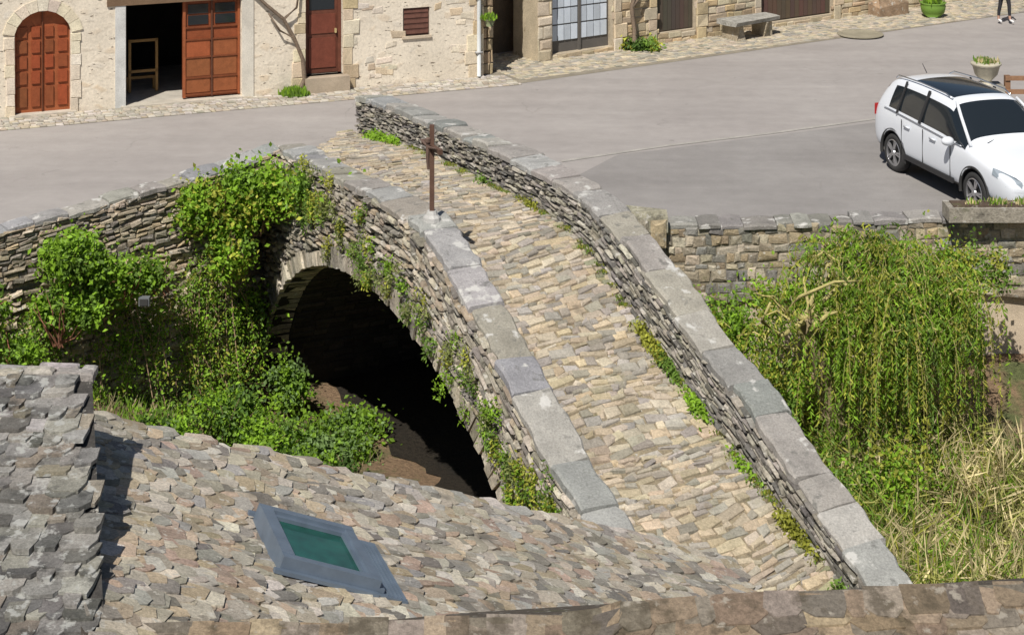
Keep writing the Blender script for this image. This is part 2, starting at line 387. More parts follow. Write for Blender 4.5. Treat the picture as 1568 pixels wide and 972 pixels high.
# cross
mb=MB(); bz=1.42; cx,cy,_=B(6.9,.25,0)
mb.lathe((cx,cy,bz-.03),[(.14,0),(.13,.06),(.09,.10),(.07,.16)],(.5,.49,.47),10)
mb.box((cx,cy,bz+.75),(.035,0,0),(0,.035,0),(0,0,.66),(.13,.075,.055))
d3=Vector((.409,-.913,0)); n3=Vector(nn)
mb.box((cx,cy,bz+1.08),d3*.36,n3*.03,(0,0,.035),(.12,.07,.05))
mb.tube([Vector((cx,cy,bz+.75))-n3*.06,Vector((cx,cy,bz+.95))-n3*.07,Vector((cx,cy,bz+1.12))-n3*.06],.02,.04,(.15,.1,.08))
for sg in(-1,1): mb.tube([Vector((cx,cy,bz+1.08))-n3*.06,Vector((cx,cy,bz+1.13))-n3*.06+d3*.3*sg],.02,.014,(.15,.1,.08))
mb.lathe((cx-.06,cy-.03,bz+1.13),[(.02,0),(.04,.03),(.04,.08),(.01,.10)],(.15,.1,.08),8)
mb.build('wayside_cross',M_wood)

# ---------------------------------------------------------------- retaining walls
def polyP(path,ztops):
    L=[0]
    for i in range(len(path)-1): L.append(L[-1]+math.dist(path[i],path[i+1]))
    def P(a,z_off,d):
        a=max(0,min(L[-1]-1e-6,a)); i=max(k for k in range(len(L)-1) if L[k]<=a)
        t=(a-L[i])/(L[i+1]-L[i]); (x0,y0),(x1,y1)=path[i],path[i+1]
        ux,uy=(x1-x0)/(L[i+1]-L[i]),(y1-y0)/(L[i+1]-L[i])
        z=ztops[i]+(ztops[i+1]-ztops[i])*t
        return (x0+(x1-x0)*t+uy*d, y0+(y1-y0)*t-ux*d, z-z_off),(uy,-ux)
    return P,L[-1]
def retaining(name,path,zt,height,rh,ln,pal,cpal,cw,backcol,mat=M_wall,depth=.06,rag=.25,hmin=.65,clens=(.4,.9),rot=.08):
    P,L=polyP(path,zt); mb=MB()
    n=int(L/.4)
    for i in range(n):
        a,b=L*i/n,L*(i+1)/n
        mb.add([P(a,.06,0)[0],P(b,.06,0)[0],P(b,height,0)[0],P(a,height,0)[0]],[(0,1,2,3)],backcol)
        mb.add([P(a,.06,-.45)[0],P(b,.06,-.45)[0],P(b,1.0,-.45)[0],P(a,1.0,-.45)[0]],[(0,1,2,3)],backcol)
    courses(mb,lambda a,b,d:P(a,b,d)[0],0,L,.06,height,rh,ln,depth,pal,None,.022,.006,.25,rag,hmin,rot)
    o1=mb.build('wall_masonry',mat); mb=MB()
    coping(mb,lambda s:(P(s,0,-.22)[0],(P(s,0,0)[1][0],P(s,0,0)[1][1],0)),cw,.09,cpal,clens)(0,L)
    o2=mb.build('coping',M_cop); return group(name,[o1,o2])
pl=palette([(.42,.35,.26),(.34,.29,.22),(.48,.41,.31),(.27,.24,.2),(.44,.35,.24)],.2)
pll=palette([(.52,.43,.31),(.43,.36,.26),(.58,.50,.37),(.34,.29,.21),(.54,.42,.28)],.2)
retaining('retaining_wall',[(-22,22.4),(-16,26.2),(-8.6,30.95),(-5.2,33.3),(-4.3,33.75)],[.1,.12,.2,.62,.9],1.0,(.05,.13),(.08,.28),pl,pc,.42,(.2,.17,.13),depth=.045,rag=.35)
retaining('retaining_wall',[(-22,22.5),(-16,26.28),(-8.6,31.03),(-5.2,33.38),(-4.8,34.6)],[-.85]*3+[-.4,-.4],3.9,(.06,.16),(.08,.3),pll,pll,.3,(.26,.22,.16),depth=.09,rag=.4)
pr=palette([(.42,.36,.26),(.35,.31,.24),(.48,.425,.325),(.38,.305,.205),(.27,.26,.23)],.22)
retaining('street_parapet_wall',[(.0,32.2),(2.6,31.1),(7.3,31.15),(15,30.6)],[.22,.24,.36,.5],1.25,(.1,.22),(.1,.28),pr,palette([(.25,.24,.22),(.3,.29,.27)]),.42,(.28,.25,.19),depth=.03,rag=.15,hmin=.85,clens=(.25,.6),rot=.03)
mb=MB(); P,L=polyP([(.0,32.3),(2.6,31.2),(7.3,31.25),(15,30.7)],[-.95]*4)
for i in range(30):
    a,b=L*i/30,L*(i+1)/30
    mb.add([P(a,-.1,0)[0],P(b,-.1,0)[0],P(b,3.6,0)[0],P(a,3.6,0)[0]],[(0,1,2,3)],(.58,.48,.36))
mb.build('rendered_embankment_wall',M_gran)
mb=MB()
stone(mb,lambda a,b,d:(a,b,.2+d),1.75,2.62,30.95,31.4,.3,(.36,.34,.26),.02,.12)
for i in range(3): stone(mb,lambda a,b,d:(a,30.95-d,b),1.78+i*.28,2.04+i*.28,-.1,.38,.06,pr(),.02)
mb.build('stone_end_block',M_wall)

# ---------------------------------------------------------------- HOUSES far side
class Fac:
    def __init__(s,F,u): s.F=F; l=math.hypot(*u); s.u=(u[0]/l,u[1]/l); s.n=(s.u[1],-s.u[0])
    def P(s,p,z,o=0): return (s.F[0]+s.u[0]*p+s.n[0]*o, s.F[1]+s.u[1]*p+s.n[1]*o, z)
    def box(s,mb,p0,p1,z0,z1,o0,o1,col,m=0):
        mb.box(s.P((p0+p1)/2,(z0+z1)/2,(o0+o1)/2),(s.u[0]*(p1-p0)/2,s.u[1]*(p1-p0)/2,0),(s.n[0]*(o1-o0)/2,s.n[1]*(o1-o0)/2,0),(0,0,(z1-z0)/2),col,m)
    def wall(s,mb,p0,p1,z0,z1,ops,col,dep=.32):
        ps=sorted({p0,p1}|{o[0] for o in ops}|{o[1] for o in ops}); zs=sorted({z0,z1}|{o[2] for o in ops}|{o[3] for o in ops})
        for i in range(len(ps)-1):
            for j in range(len(zs)-1):
                pc_,zc=(ps[i]+ps[i+1])/2,(zs[j]+zs[j+1])/2
                if any(o[0]<pc_<o[1] and o[2]<zc<o[3] for o in ops): continue
                mb.add([s.P(ps[i],zs[j]),s.P(ps[i+1],zs[j]),s.P(ps[i+1],zs[j+1]),s.P(ps[i],zs[j+1])],[(0,1,2,3)],col)
        for a,b,c,d in ops:
            for q in ([(a,c),(a,d)],[(b,c),(b,d)],[(a,d),(b,d)],[(a,c),(b,c)]):
                mb.add([s.P(q[0][0],q[0][1]),s.P(q[1][0],q[1][1]),s.P(q[1][0],q[1][1],-dep),s.P(q[0][0],q[0][1],-dep)],[(0,1,2,3)],col)
    def quoins(s,mb,p,side,z0,z1,pal,w=(.16,.34),o=.03):
        z=z0
        while z<z1:
            h=U(.22,.4); ww=U(*w); a,b=(p,p+ww) if side>0 else (p-ww,p)
            stone(mb,lambda x,y,d:s.P(x,y,d),a,b,z+.004,min(z+h,z1)-.004,o,pal(),.006,.04); z+=h
ptan=palette([(.64,.53,.37),(.59,.50,.37),(.67,.59,.46),(.54,.43,.28)],.1)
pcream=palette([(.72,.64,.51),(.68,.59,.46),(.75,.67,.55)],.08)
f1=Fac((-11.13,39.76),(.927,.376))
RED=(.27,.075,.03); RED2=(.33,.1,.04); BRN=(.15,.055,.035)
mb=MB()
ops=[(.31,1.51,0,2.3),(2.72,5.34,.0,2.3),(6.85,7.76,.36,2.75),(9.23,9.9,1.12,1.78),(1.6,2.3,3.3,4.4),(6.9,7.7,3.5,4.6)]
f1.wall(mb,-6,11.27,-.05,5.6,ops,(1,1,1))
mb.add([f1.P(11.27,0),f1.P(11.27,0,-8),f1.P(11.27,5.6,-8),f1.P(11.27,5.6)],[(0,1,2,3)],(1,1,1))
mb.add([f1.P(-6,0),f1.P(-6,0,-8),f1.P(-6,5.6,-8),f1.P(-6,5.6)],[(0,1,2,3)],(1,1,1))
mb.add([f1.P(-6,0,-8),f1.P(11.27,0,-8),f1.P(11.27,5.6,-8),f1.P(-6,5.6,-8)],[(0,1,2,3)],(1,1,1))
w1=mb.build('walls',M_plaster)
mb=MB()
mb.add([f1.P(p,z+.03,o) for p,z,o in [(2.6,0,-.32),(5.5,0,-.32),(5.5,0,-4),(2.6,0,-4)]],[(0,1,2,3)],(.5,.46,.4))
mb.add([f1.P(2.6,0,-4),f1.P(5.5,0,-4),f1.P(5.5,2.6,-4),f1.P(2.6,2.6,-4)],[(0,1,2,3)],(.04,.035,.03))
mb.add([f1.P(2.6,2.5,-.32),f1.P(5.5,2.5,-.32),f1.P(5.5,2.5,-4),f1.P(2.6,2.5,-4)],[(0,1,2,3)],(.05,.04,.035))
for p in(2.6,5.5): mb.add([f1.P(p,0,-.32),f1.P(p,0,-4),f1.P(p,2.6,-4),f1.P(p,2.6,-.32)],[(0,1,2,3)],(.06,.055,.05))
f1.box(mb,2.48,2.71,0,2.3,-.05,.025,(.65,.65,.63)); f1.box(mb,5.35,5.62,0,2.3,-.05,.025,(.68,.64,.56))
f1.box(mb,2.3,5.8,2.28,2.52,-.05,.04,(.2,.13,.08))
f1.box(mb,6.78,7.84,0,.36,-.2,.28,(.45,.37,.28))
f1.box(mb,9.2,9.93,1.06,1.12,-.1,.05,(.6,.5,.38))
f1.box(mb,.2,1.62,0,.05,-.2,.12,(.55,.5,.42)); f1.box(mb,2.6,5.4,0,.05,-.25,.12,(.55,.5,.42))
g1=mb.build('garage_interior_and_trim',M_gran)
mb=MB()
cxp=.91; R=.638; zc=1.66
def archtop(p,r=R): return zc+math.sqrt(max(0,r*r-(p-cxp)**2))
nn_=14; top=[(.31+1.2*i/nn_,archtop(.31+1.2*i/nn_)) for i in range(nn_+1)]
mb.add([f1.P(.31,.05,-.14),f1.P(1.51,.05,-.14)]+[f1.P(p,z,-.14) for p,z in reversed(top)],[tuple(range(2+len(top)))],RED2)
for a,b in((.33,.62),(.64,.9),(.93,1.19),(1.21,1.49)):
    z=.14
    for h in(.5,.34,.34,.34,.3):
        if z+h<min(archtop(a+.03),archtop(b-.03)): f1.box(mb,a+.04,b-.04,z+.035,z+h-.035,-.14,-.105,(RED[0]*U(.8,1.2),RED[1],RED[2]))
        z+=h
f1.box(mb,.9,.925,.05,2.25,-.14,-.10,(.14,.05,.025))
f1.box(mb,4.02,5.33,.08,2.25,-.2,-.14,RED)
for a,b in((4.1,4.64),(4.72,5.26)):
    for z0,z1 in((.18,.5),(.55,.95),(1.0,1.35)): f1.box(mb,a,b,z0,z1,-.14,-.125,(RED2[0]*U(.8,1.1),RED2[1],RED2[2]))
for z in(.14,.52,.98,1.38,1.66): f1.box(mb,4.02,5.33,z-.02,z+.02,-.14,-.105,(.2,.06,.025))
f1.box(mb,4.66,4.7,.08,2.25,-.14,-.1,(.12,.05,.03))
f1.box(mb,4.02,4.08,.08,2.25,-.14,-.1,RED2);f1.box(mb,5.28,5.33,.08,2.25,-.14,-.1,RED2)
f1.box(mb,6.86,7.75,.38,2.74,-.26,-.2,BRN)
for z0,z1 in((.5,1.2),(1.3,1.75)): f1.box(mb,6.98,7.63,z0,z1,-.2,-.18,(BRN[0]*1.2,BRN[1],BRN[2]))
f1.box(mb,6.86,6.93,.38,2.74,-.2,-.15,BRN);f1.box(mb,7.68,7.75,.38,2.74,-.2,-.15,BRN)
f1.box(mb,7.6,7.64,1.3,1.4,-.2,-.13,(.5,.4,.2))
f1.box(mb,9.24,9.89,1.13,1.77,-.1,-.05,(.13,.06,.045))
for i in range(5): f1.box(mb,9.26,9.87,1.16+i*.125,1.23+i*.125,-.05,-.035,(.17,.08,.06))
f1.box(mb,1.6,2.3,3.3,4.4,-.3,-.2,BRN); f1.box(mb,6.9,7.7,3.5,4.6,-.3,-.2,BRN)
d1=mb.build('doors',M_wood)
mb=MB()
for a,b in((4.14,4.6),(4.76,5.22)): f1.box(mb,a,b,1.72,1.93,-.14,-.12,(0,0,0)); f1.box(mb,a,b,1.97,2.18,-.14,-.12,(0,0,0))
f1.box(mb,7.0,7.6,1.85,2.6,-.2,-.19,(0,0,0))
gl1=mb.build('door_glass',M_glass)
mb=MB()
f1.quoins(mb,.31,-1,0,1.75,pcream,(.16,.24)); f1.quoins(mb,1.51,1,0,1.75,pcream,(.16,.24))
for i in range(9):
    a0=math.pi*(.06+.88*i/9); a1=math.pi*(.06+.88*(i+1)/9)
    vs=[]
    for o in(-.14,.035):
        for a,r in((a0+.005,R-.01),(a1-.005,R-.01),(a1-.005,R+.24),(a0+.005,R+.24)): vs.append(f1.P(cxp-r*math.cos(a),zc+r*math.sin(a),o))
    mb.add(vs,[(0,1,2,3),(4,5,6,7),(0,1,5,4),(1,2,6,5),(2,3,7,6),(3,0,4,7)],pcream())
f1.quoins(mb,6.85,-1,0,2.8,ptan,(.16,.34)); f1.quoins(mb,7.76,1,0,2.8,ptan,(.16,.4))
f1.quoins(mb,11.26,-1,0,4,ptan,(.2,.5))
for k in range(46):
    p,z=U(7.9,11.0),U(.1,2.2)
    if not(9.0<p<10.): stone(mb,lambda x,y,d:f1.P(x,y,d),p,p+U(.15,.42),z,z+U(.1,.2),.012,palette([(.69,.57,.41),(.75,.66,.53),(.69,.62,.51),(.65,.52,.38)])(),.03,.12)
q1=mb.build('stone_surrounds',M_fac2)
mb=MB()
for side in(0,1):
    o0,o1=(.5,-4) if side==0 else (-8.5,-4)
    mb.add([f1.P(-6.4,5.4,o0),f1.P(11.6,5.4,o0),f1.P(11.6,8.2,o1),f1.P(-6.4,8.2,o1)],[(0,1,2,3)],(.2,.18,.16))
r1=mb.build('roof',M_roofg)
group('plastered_stone_house',[w1,g1,d1,gl1,q1,r1])
mb=MB(); WD=(.4,.24,.09)
for a in(3.0,3.62): f1.box(mb,a,a+.06,.05,1.25,-1.3,-1.24,WD)
for z in(.5,1.2): f1.box(mb,3.0,3.68,z,z+.06,-1.3,-1.24,WD)
f1.box(mb,3.0,3.68,.3,.36,-1.6,-1.5,WD)
for a in(3.0,3.62): f1.box(mb,a,a+.05,.03,.36,-1.62,-1.55,WD)
mb.build('wooden_stand',M_wood)
mb=MB(); mb.tube([f1.P(11.12,z,.09) for z in(0.05,1.2,2.5,5.3)],.05,.05,(.6,.62,.62),10)
for z in(.6,1.9): f1.box(mb,11.04,11.2,z,z+.04,.0,.15,(.4,.4,.4))
mb.build('drainpipe',M_plain,True)

f2=Fac((1.0,46.0),(.822,.57))
ops2=[(0.02,1.95,.12,2.6),(3.39,4.73,.29,2.3),(7.07,9.79,.16,2.4)]
mb=MB(); f2.wall(mb,-.02,20,-.05,5.4,ops2,(.46,.39,.29))
k2=lambda a,b:not any(o[0]-.05<a<o[1]+.05 and o[2]-.05<b<o[3]+.05 for o in ops2)
courses(mb,lambda a,b,d:f2.P(a,b,d),0,20,0,3.2,(.12,.24),(.15,.5),.03,palette([(.56,.46,.31),(.50,.41,.29),(.62,.53,.39),(.44,.34,.22),(.58,.44,.27)],.13),k2,.015,.008,.15,.1,.8)
mb.add([f2.P(-.02,0),f2.P(-.02,0,-8),f2.P(-.02,5.4,-8),f2.P(-.02,5.4)],[(0,1,2,3)],(.42,.36,.26))
mb.add([f2.P(20,0),f2.P(20,0,-8),f2.P(20,5.4,-8),f2.P(20,5.4)],[(0,1,2,3)],(.42,.36,.26))
f2.box(mb,-.48,-.03,0,5.0,-1.0,.05,(.5,.42,.3))
courses(mb,lambda a,b,d:f2.P(a,b,.05+d),-.48,-.03,0,5.,(.25,.4),(.42,.5),.03,ptan)
mb.add([(-1.2,46.2,0),(1.6,48.4,0),(1.6,48.4,5),(-1.2,46.2,5)],[(0,1,2,3)],(.16,.12,.08))
courses(mb,lambda a,b,d:f1.P(11.27+a,b,-.25+d),0.02,.34,0,5,(.2,.35),(.3,.36),.06,palette([(.36,.27,.17),(.42,.33,.22)]))
w2=mb.build('walls',M_fac2)
mb=MB(); GR_=(.13,.12,.11)
f2.box(mb,.03,1.94,.12,2.6,-.25,-.2,GR_)
for i in range(2):
    for c in range(4):
        for r in range(5):
            a=.1+i*.94+c*.215; z=.42+r*.42
            k=U(.75,1.05); f2.box(mb,a,a+.185,z,z+.38,-.2,-.17,(.62*k,.68*k,.76*k))
f2.box(mb,.95,1.02,.12,2.6,-.2,-.14,GR_)
DB=(.1,.075,.06)
f2.box(mb,3.4,4.72,.3,2.3,-.2,-.12,DB)
for i in range(9): f2.box(mb,3.42+i*.144,3.55+i*.144,.32,2.3,-.12,-.105,(DB[0]*U(.8,1.1),DB[1]*U(.9,1.1),DB[2]))
f2.box(mb,7.08,9.78,.17,2.4,-.2,-.12,DB)
for i in range(16): f2.box(mb,7.1+i*.167,7.25+i*.167,.2,2.4,-.12,-.1,(DB[0]*U(1.,1.3),DB[1]*U(.9,1.2),DB[2]))
d2=mb.build('doors_and_windows',M_plain)
mb=MB()
for a,s_ in((1.97,1),(3.37,-1),(4.75,1),(7.05,-1),(9.81,1)): f2.quoins(mb,a,s_,0,2.7,ptan,(.2,.42),.06)
q2=mb.build('stone_surrounds',M_fac2)
mb=MB()
for o0,o1 in((.5,-4),(-8.5,-4)): mb.add([f2.P(-.3,5.2,o0),f2.P(20.3,5.2,o0),f2.P(20.3,8,o1),f2.P(-.3,8,o1)],[(0,1,2,3)],(.2,.18,.16))
r2=mb.build('roof',M_roofg)
group('dressed_stone_house',[w2,d2,q2,r2])

pg=palette([(.46,.42,.36),(.39,.36,.31),(.52,.48,.42),(.44,.38,.3)],.14)
mb=MB()
courses(mb,lambda a,b,d:f1.P(a,.0+d,b),-6,11.8,.02,1.1,(.11,.16),(.1,.2),.03,pg,None,.01,.008,.2,.05,.85)
mb.add([f1.P(-6,.006,0),f1.P(11.8,.006,0),f1.P(11.8,.006,1.15),f1.P(-6,.006,1.15)],[(0,1,2,3)],(.24,.21,.16))
f3=Fac((-.3,43.9),(.80,.50))
mb.add([f3.P(0,.005,-2.0),f3.P(20,.005,-3.2),f3.P(20,.005,.5),f3.P(0,.005,.8)],[(0,1,2,3)],(.27,.24,.19))
courses(mb,lambda a,b,d:f3.P(a,.0+d,b),0.3,20,-2.4,.5,(.11,.17),(.1,.22),.03,palette([(.40,.36,.29),(.46,.40,.31),(.50,.43,.32),(.34,.32,.27)],.14),None,.01,.008,.2,.05,.85)
mb.build('paved_gutter_walk',M_gran)
mb=MB()
mb.lathe((9.37,49.2,.035),[(.62,0),(.62,.02),(.5,.025),(.48,.012),(.01,.012)],(.3,.27,.2),28); mb.build('manhole_cover',M_gran)
mb=MB()
def bb(p0,p1,z0,z1,o0,o1,c): stone(mb,lambda a,b,d:f2.P(a,b,o0+d),p0,p1,z0,z1,o1-o0,c,.015,.06)
bb(5.2,6.95,.42,.56,.35,1.0,(.36,.35,.32)); bb(5.35,5.7,0,.42,.4,.9,(.4,.34,.25)); bb(6.4,6.75,0,.42,.4,.9,(.42,.36,.27))
mb.build('stone_bench',M_wall)
mb=MB(); stone(mb,lambda a,b,d:f2.P(a,d,b),11.1,12.1,.1,.6,.5,(.34,.24,.16),.08,.3); mb.build('mounting_stone',M_wall)
mb=MB(); c=(11.95,51.9,.03)
mb.lathe(c,[(.2,0),(.32,.12),(.36,.3),(.34,.36),(.38,.4),(.33,.4),(.3,.34)],(.16,.28,.05),20); po=mb.build('pot',M_plain,True)
# ---------------------------------------------------------------- foliage utils
def leafmesh(name,C,T,Nn,L,W,col,mat=M_leaf):
    n=len(C); T=T/np.linalg.norm(T,axis=1,keepdims=True)
    Bn=np.cross(T,Nn); Bn/=np.linalg.norm(Bn,axis=1,keepdims=True)+1e-9
    Nf=np.cross(Bn,T)
    L=np.asarray(L).reshape(-1,1)*np.ones((n,1)); W=np.asarray(W).reshape(-1,1)*np.ones((n,1))
    V=np.stack([C-T*L,C+Bn*W+Nf*W*.3,C+T*L,C-Bn*W+Nf*W*.3],1).reshape(-1,3)
    F=np.arange(4*n).reshape(-1,4)
    me=bpy.data.meshes.new(name); me.from_pydata(V.tolist(),[],F.tolist()); me.materials.append(mat)
    at=me.attributes.new('Col','FLOAT_COLOR','FACE'); c=np.ones((n,4),dtype=np.float32); c[:,:3]=np.clip(col,0,1); at.data.foreach_set('color',c.ravel())
    ob=bpy.data.objects.new(name,me); scene.collection.objects.link(ob); return ob
def rdir(n): v=rng.normal(size=(n,3)); return v/np.linalg.norm(v,axis=1,keepdims=True)
GB=np.array((.24,.41,.035)); GD=np.array((.08,.15,.03)); GY=np.array((.43,.45,.07)); GM=np.array((.16,.27,.045)); TAN=np.array((.62,.53,.30)); OL=np.array((.36,.36,.12))
SUNN=np.array((-.22,-.55,.8))
def bush(name,ells,n,size=.05,cols=(GB,GM,GD),sub=28,sig=.16,stems=True,stemcol=(.2,.13,.09)):
    Cs=[];cl_=[]
    tot=sum(e[6] for e in ells)
    for e in ells:
        k=max(3,int(sub*e[6])); d=rdir(k)*(rng.random((k,1))**.4)
        sc=np.array(e[:3])+d*np.array(e[3:6])
        m=int(n*e[6]/tot); pk=rng.random(k)**1.5+.15; idx=rng.choice(k,m,p=pk/pk.sum())
        sg=sig*rng.uniform(.4,1.5,(k,1))
        p=sc[idx]+rng.normal(size=(m,3))*sg[idx]
        base=np.array([cols[i] for i in rng.integers(0,len(cols),k)])
        c=base[idx]*rng.uniform(.6,1.4,(m,1))
        Cs.append(p);cl_.append(c)
    C=np.concatenate(Cs);col=np.concatenate(cl_);m=len(C)
    T=rdir(m); Nn=rdir(m)*.75+SUNN
    s=size*rng.uniform(.5,1.35,m)
    o=leafmesh('leaves' if stems else name,C,T,Nn,s,s*.62,col)
    if stems:
        mb=MB()
        for e in ells:
            for _ in range(int(9*e[6])+2):
                d=rdir(1)[0]; end=Vector((e[0]+d[0]*e[3]*.95,e[1]+d[1]*e[4]*.95-.05,e[2]+d[2]*e[5]*.8+.15))
                g=Vector((e[0]+U(-.25,.25),e[1]+U(-.1,.2),(e[2]-e[5]*1.3)))
                mid=(g+end)/2+Vector((U(-.15,.15),U(-.2,.05),U(-.1,.2)))
                mb.tube([g,mid,end],.016,.005,stemcol,5)
        b=mb.build('stems',M_bark); return group(name,[o,b])
    return o
bush('ivy_shrub',[(-4.75,33.0,.15,.7,.3,.5,2),(-5.5,32.8,.1,.4,.25,.4,.9),(-4.1,32.85,.3,.55,.25,.35,1.3),(-3.45,32.0,.6,.45,.15,.25,.8),(-2.9,31.0,.85,.3,.1,.12,.25),(-5.0,32.8,-.6,.35,.25,.4,.9)],18500,.05,(GB,GB,GY,GB,GM),30,.13)
bush('hedge_shrub',[(-7.4,30.9,-.25,.5,.3,.35,1.3),(-6.8,31.2,-.7,.6,.25,.3,1.0),(-7.5,30.8,-1.2,.6,.3,.4,.8),(-6.2,31.6,-.8,.4,.25,.25,.4)],9500,.048,(GB,GB,GB,GM),28,.12,stemcol=(.3,.14,.09))
bush('hedge_shrub',[(-8.7,29.7,-.8,.55,.3,.4,1.2),(-9.3,29.2,-.6,.6,.4,.45,1),(-8.2,29.8,-1.5,.4,.3,.4,.5),(-9.0,29.3,-1.8,.5,.3,.4,.3)],7800,.045,(GB,GM,GB,GB),28,.12,stemcol=(.36,.15,.1))
Pw,Lw=polyP([(-16,26.28),(-8.6,31.03),(-5.2,33.38),(-4.8,34.6)],[0,0,0,0])
def streaks(name,specs,n,size,cols):
    Cs=[];cc=[];mb=MB()
    tot=sum(s[3] for s in specs)
    for a,z0,z1,wt in specs:
        m=int(n*wt/tot); k=14; t=np.sort(rng.random(k)); ca=a+np.cumsum(rng.normal(0,.07,k)); off=U(.1,.5)
        pts=[Vector(Pw(a_,-(z0+(z1-z0)*t_),off*(1.2-t_)+.15+.1*random.random())[0]) for a_,t_ in zip(ca,t)]
        mb.tube(pts[::3]+[pts[-1]],.012,.006,(.36,.25,.16),4)
        i=rng.integers(0,k,m); P0=np.array(pts)[i]; Cs.append(P0+rng.normal(0,1,(m,3))*np.array((.11,.08,.12)))
        base=np.array([cols[j] for j in rng.integers(0,len(cols),k)]); cc.append(base[i]*rng.uniform(.6,1.4,(m,1)))
    C=np.concatenate(Cs);m=len(C);s=size*rng.uniform(.5,1.3,m)
    o=leafmesh('leaves',C,rdir(m)+np.array((0,0,-.4)),rdir(m)*.7+SUNN,s,s*.5,np.concatenate(cc)); b=mb.build('stems',M_bark); return group(name,[o,b])
sp=[]
for _ in range(40):
    a=U(7.6,13.2); z1=U(-1.9,-.7); sp.append((a,U(-3.6,-2.6),z1,U(.4,1.2)))
for _ in range(12):
    a=U(11.4,13.3); sp.append((a,-3.6,U(-1.4,-.4),U(.8,1.6)))
streaks('wall_creeper',sp,12500,.035,(GM,GB,GB,GM,GY*.85,GB))
bush('bramble',[(-4.9,32.0,-3.3,.6,.35,.3,1.3),(-5.9,31.0,-3.2,.5,.3,.25,1),(-4.2,31.6,-3.6,.7,.4,.22,1.2),(-4.75,33.6,-2.2,.2,.2,.6,.5)],8500,.042,(GM,GD,GB,GB),32,.15)
bush('ivy_groundcover',[(-3.4,31.7,-3.8,.9,.5,.14,1.2),(-2.9,32.4,-3.8,.6,.5,.2,1.),(-4.1,33.2,-3.3,.3,.3,.4,.5)],10000,.046,(GM,GB*.8,np.array((.19,.29,.10))),40,.13,False)
bush('ivy_groundcover',[(-3.4,30.7,-3.85,.7,.4,.1,1)],2600,.042,(GM,GB,GD),20,.16,False)
def onface(name,specs,n,size,cols):
    Cs=[];cc=[]
    for s,zo,rs,rz,wt in specs:
        m=int(n*wt); k=10; sc=np.stack([rng.normal(s,rs,k),rng.normal(0,rz,k)],1); i=rng.integers(0,k,m)
        ss=sc[i,0]+rng.normal(0,.07,m); zz=np.array([ZL(a) for a in ss])-zo+sc[i,1]+rng.normal(0,.08,m)
        w=-rng.uniform(.04,.2,m); Cs.append(np.stack([-4.25+.409*ss+.913*w,33.6-.913*ss+.409*w,zz],1))
        cc.append(np.array([cols[j] for j in rng.integers(0,len(cols),k)])[i]*rng.uniform(.6,1.3,(m,1)))
    C=np.concatenate(Cs);m=len(C)
    return leafmesh(name,C,rdir(m),rdir(m)*.8+np.array((-.6,-.4,.5)),size*rng.uniform(.5,1.2,m),size*.5*rng.uniform(.5,1.,m),np.concatenate(cc))
onface('ivy_on_bridge',[(1.6,.55,.5,.2,1.3),(2.6,.75,.4,.25,1.2),(3.4,.8,.5,.3,1.2),(4.6,1.0,.4,.25,1),(5.5,1.0,.4,.2,.6),(6.4,1.1,.5,.2,.8),(7.5,1.0,.5,.2,.8),(8.9,.95,.4,.25,.8),(10.0,.9,.3,.3,1.1),(10.8,1.1,.3,.35,1.4),(11.6,1.0,.3,.3,1.6),(12.3,.9,.3,.3,1.7),(1.0,.6,.4,.2,1),(11.9,.4,.3,.12,.7)],800,.036,(GB,GY,GM,np.array((.26,.3,.1))))
def weeds(name,pts,n,h,cols,r=.12,mat=M_leaf,w=.012,lean=.35):
    P_=np.array(pts); i=rng.integers(0,len(P_),n); base=P_[i]+np.concatenate([rng.normal(0,r,(n,2)),np.zeros((n,1))],1)
    T=rdir(n)*lean+np.array((0,0,1.)); L=h*rng.uniform(.3,1,(n,1))*.5; T/=np.linalg.norm(T,axis=1,keepdims=True)
    C=base+T*L
    col=np.array([cols[k] for k in rng.integers(0,len(cols),n)])*rng.uniform(.6,1.35,(n,1))
    return leafmesh(name,C,T,rdir(n)*.6+np.array((-.2,-.8,.3)),L.ravel(),w*rng.uniform(.6,1.4,n),col)
def deckplants(name,ss,n):
    C=[];cc=[]
    for s,wt in ss:
        m=int(n*wt); q=rng.normal(size=(m,2))*np.array((.15,.07)); z=np.abs(rng.normal(0,.07,m))
        for (a,b),zz in zip(q,z): C.append(B(s+a,2.8-abs(b),ZD(s+a)+zz))
        cc.append(np.array([(GB,GM,GY*.8)[random.randrange(3)]])*rng.uniform(.6,1.4,(m,1)))
    C=np.array(C);m=len(C);sz=.032*rng.uniform(.5,1.4,m)
    return leafmesh(name,C,rdir(m)+np.array((0,0,.5)),rdir(m)*.7+SUNN,sz,sz*.5,np.concatenate(cc))
deckplants('deck_weeds',[(9.0,.6),(9.35,1.2),(9.65,1.1),(10.5,.9),(11.7,.25),(12.8,.8),(13.0,.7),(14.1,.6),(-2.7,1),(-2.3,1.2),(-1.9,.8),(-1.4,.5),(3,.2),(5,.2)],420)
mp_=[B(s,2.86+U(-.08,.02),ZD(s)) for s in np.arange(-3,16,.15) if random.random()<.5]+[B(s,.52+U(-.0,.08),ZD(s)) for s in np.arange(8,16,.25) if random.random()<.6]
weeds('moss_and_grass_verge',mp_,6000,.06,(GY*.7,GM,np.array((.24,.24,.09))),.06,w=.012)
weeds('doorstep_plant',[f1.P(6.45,0,.25),f1.P(6.6,0,.3)],500,.25,(GB,GM),.1,w=.03)
bush('weeds_at_wall',[(*f2.P(2.6,.12,.4),.5,.3,.12,1)],1500,.05,(GM,GD,GY),20,.1,False)
pg2=weeds('pot_plant',[(11.95,51.9,.4)],300,.25,(GB,GM),.12,w=.03); group('green_flower_pot',[po,pg2])
mb=MB(); BK=(.2,.15,.11)
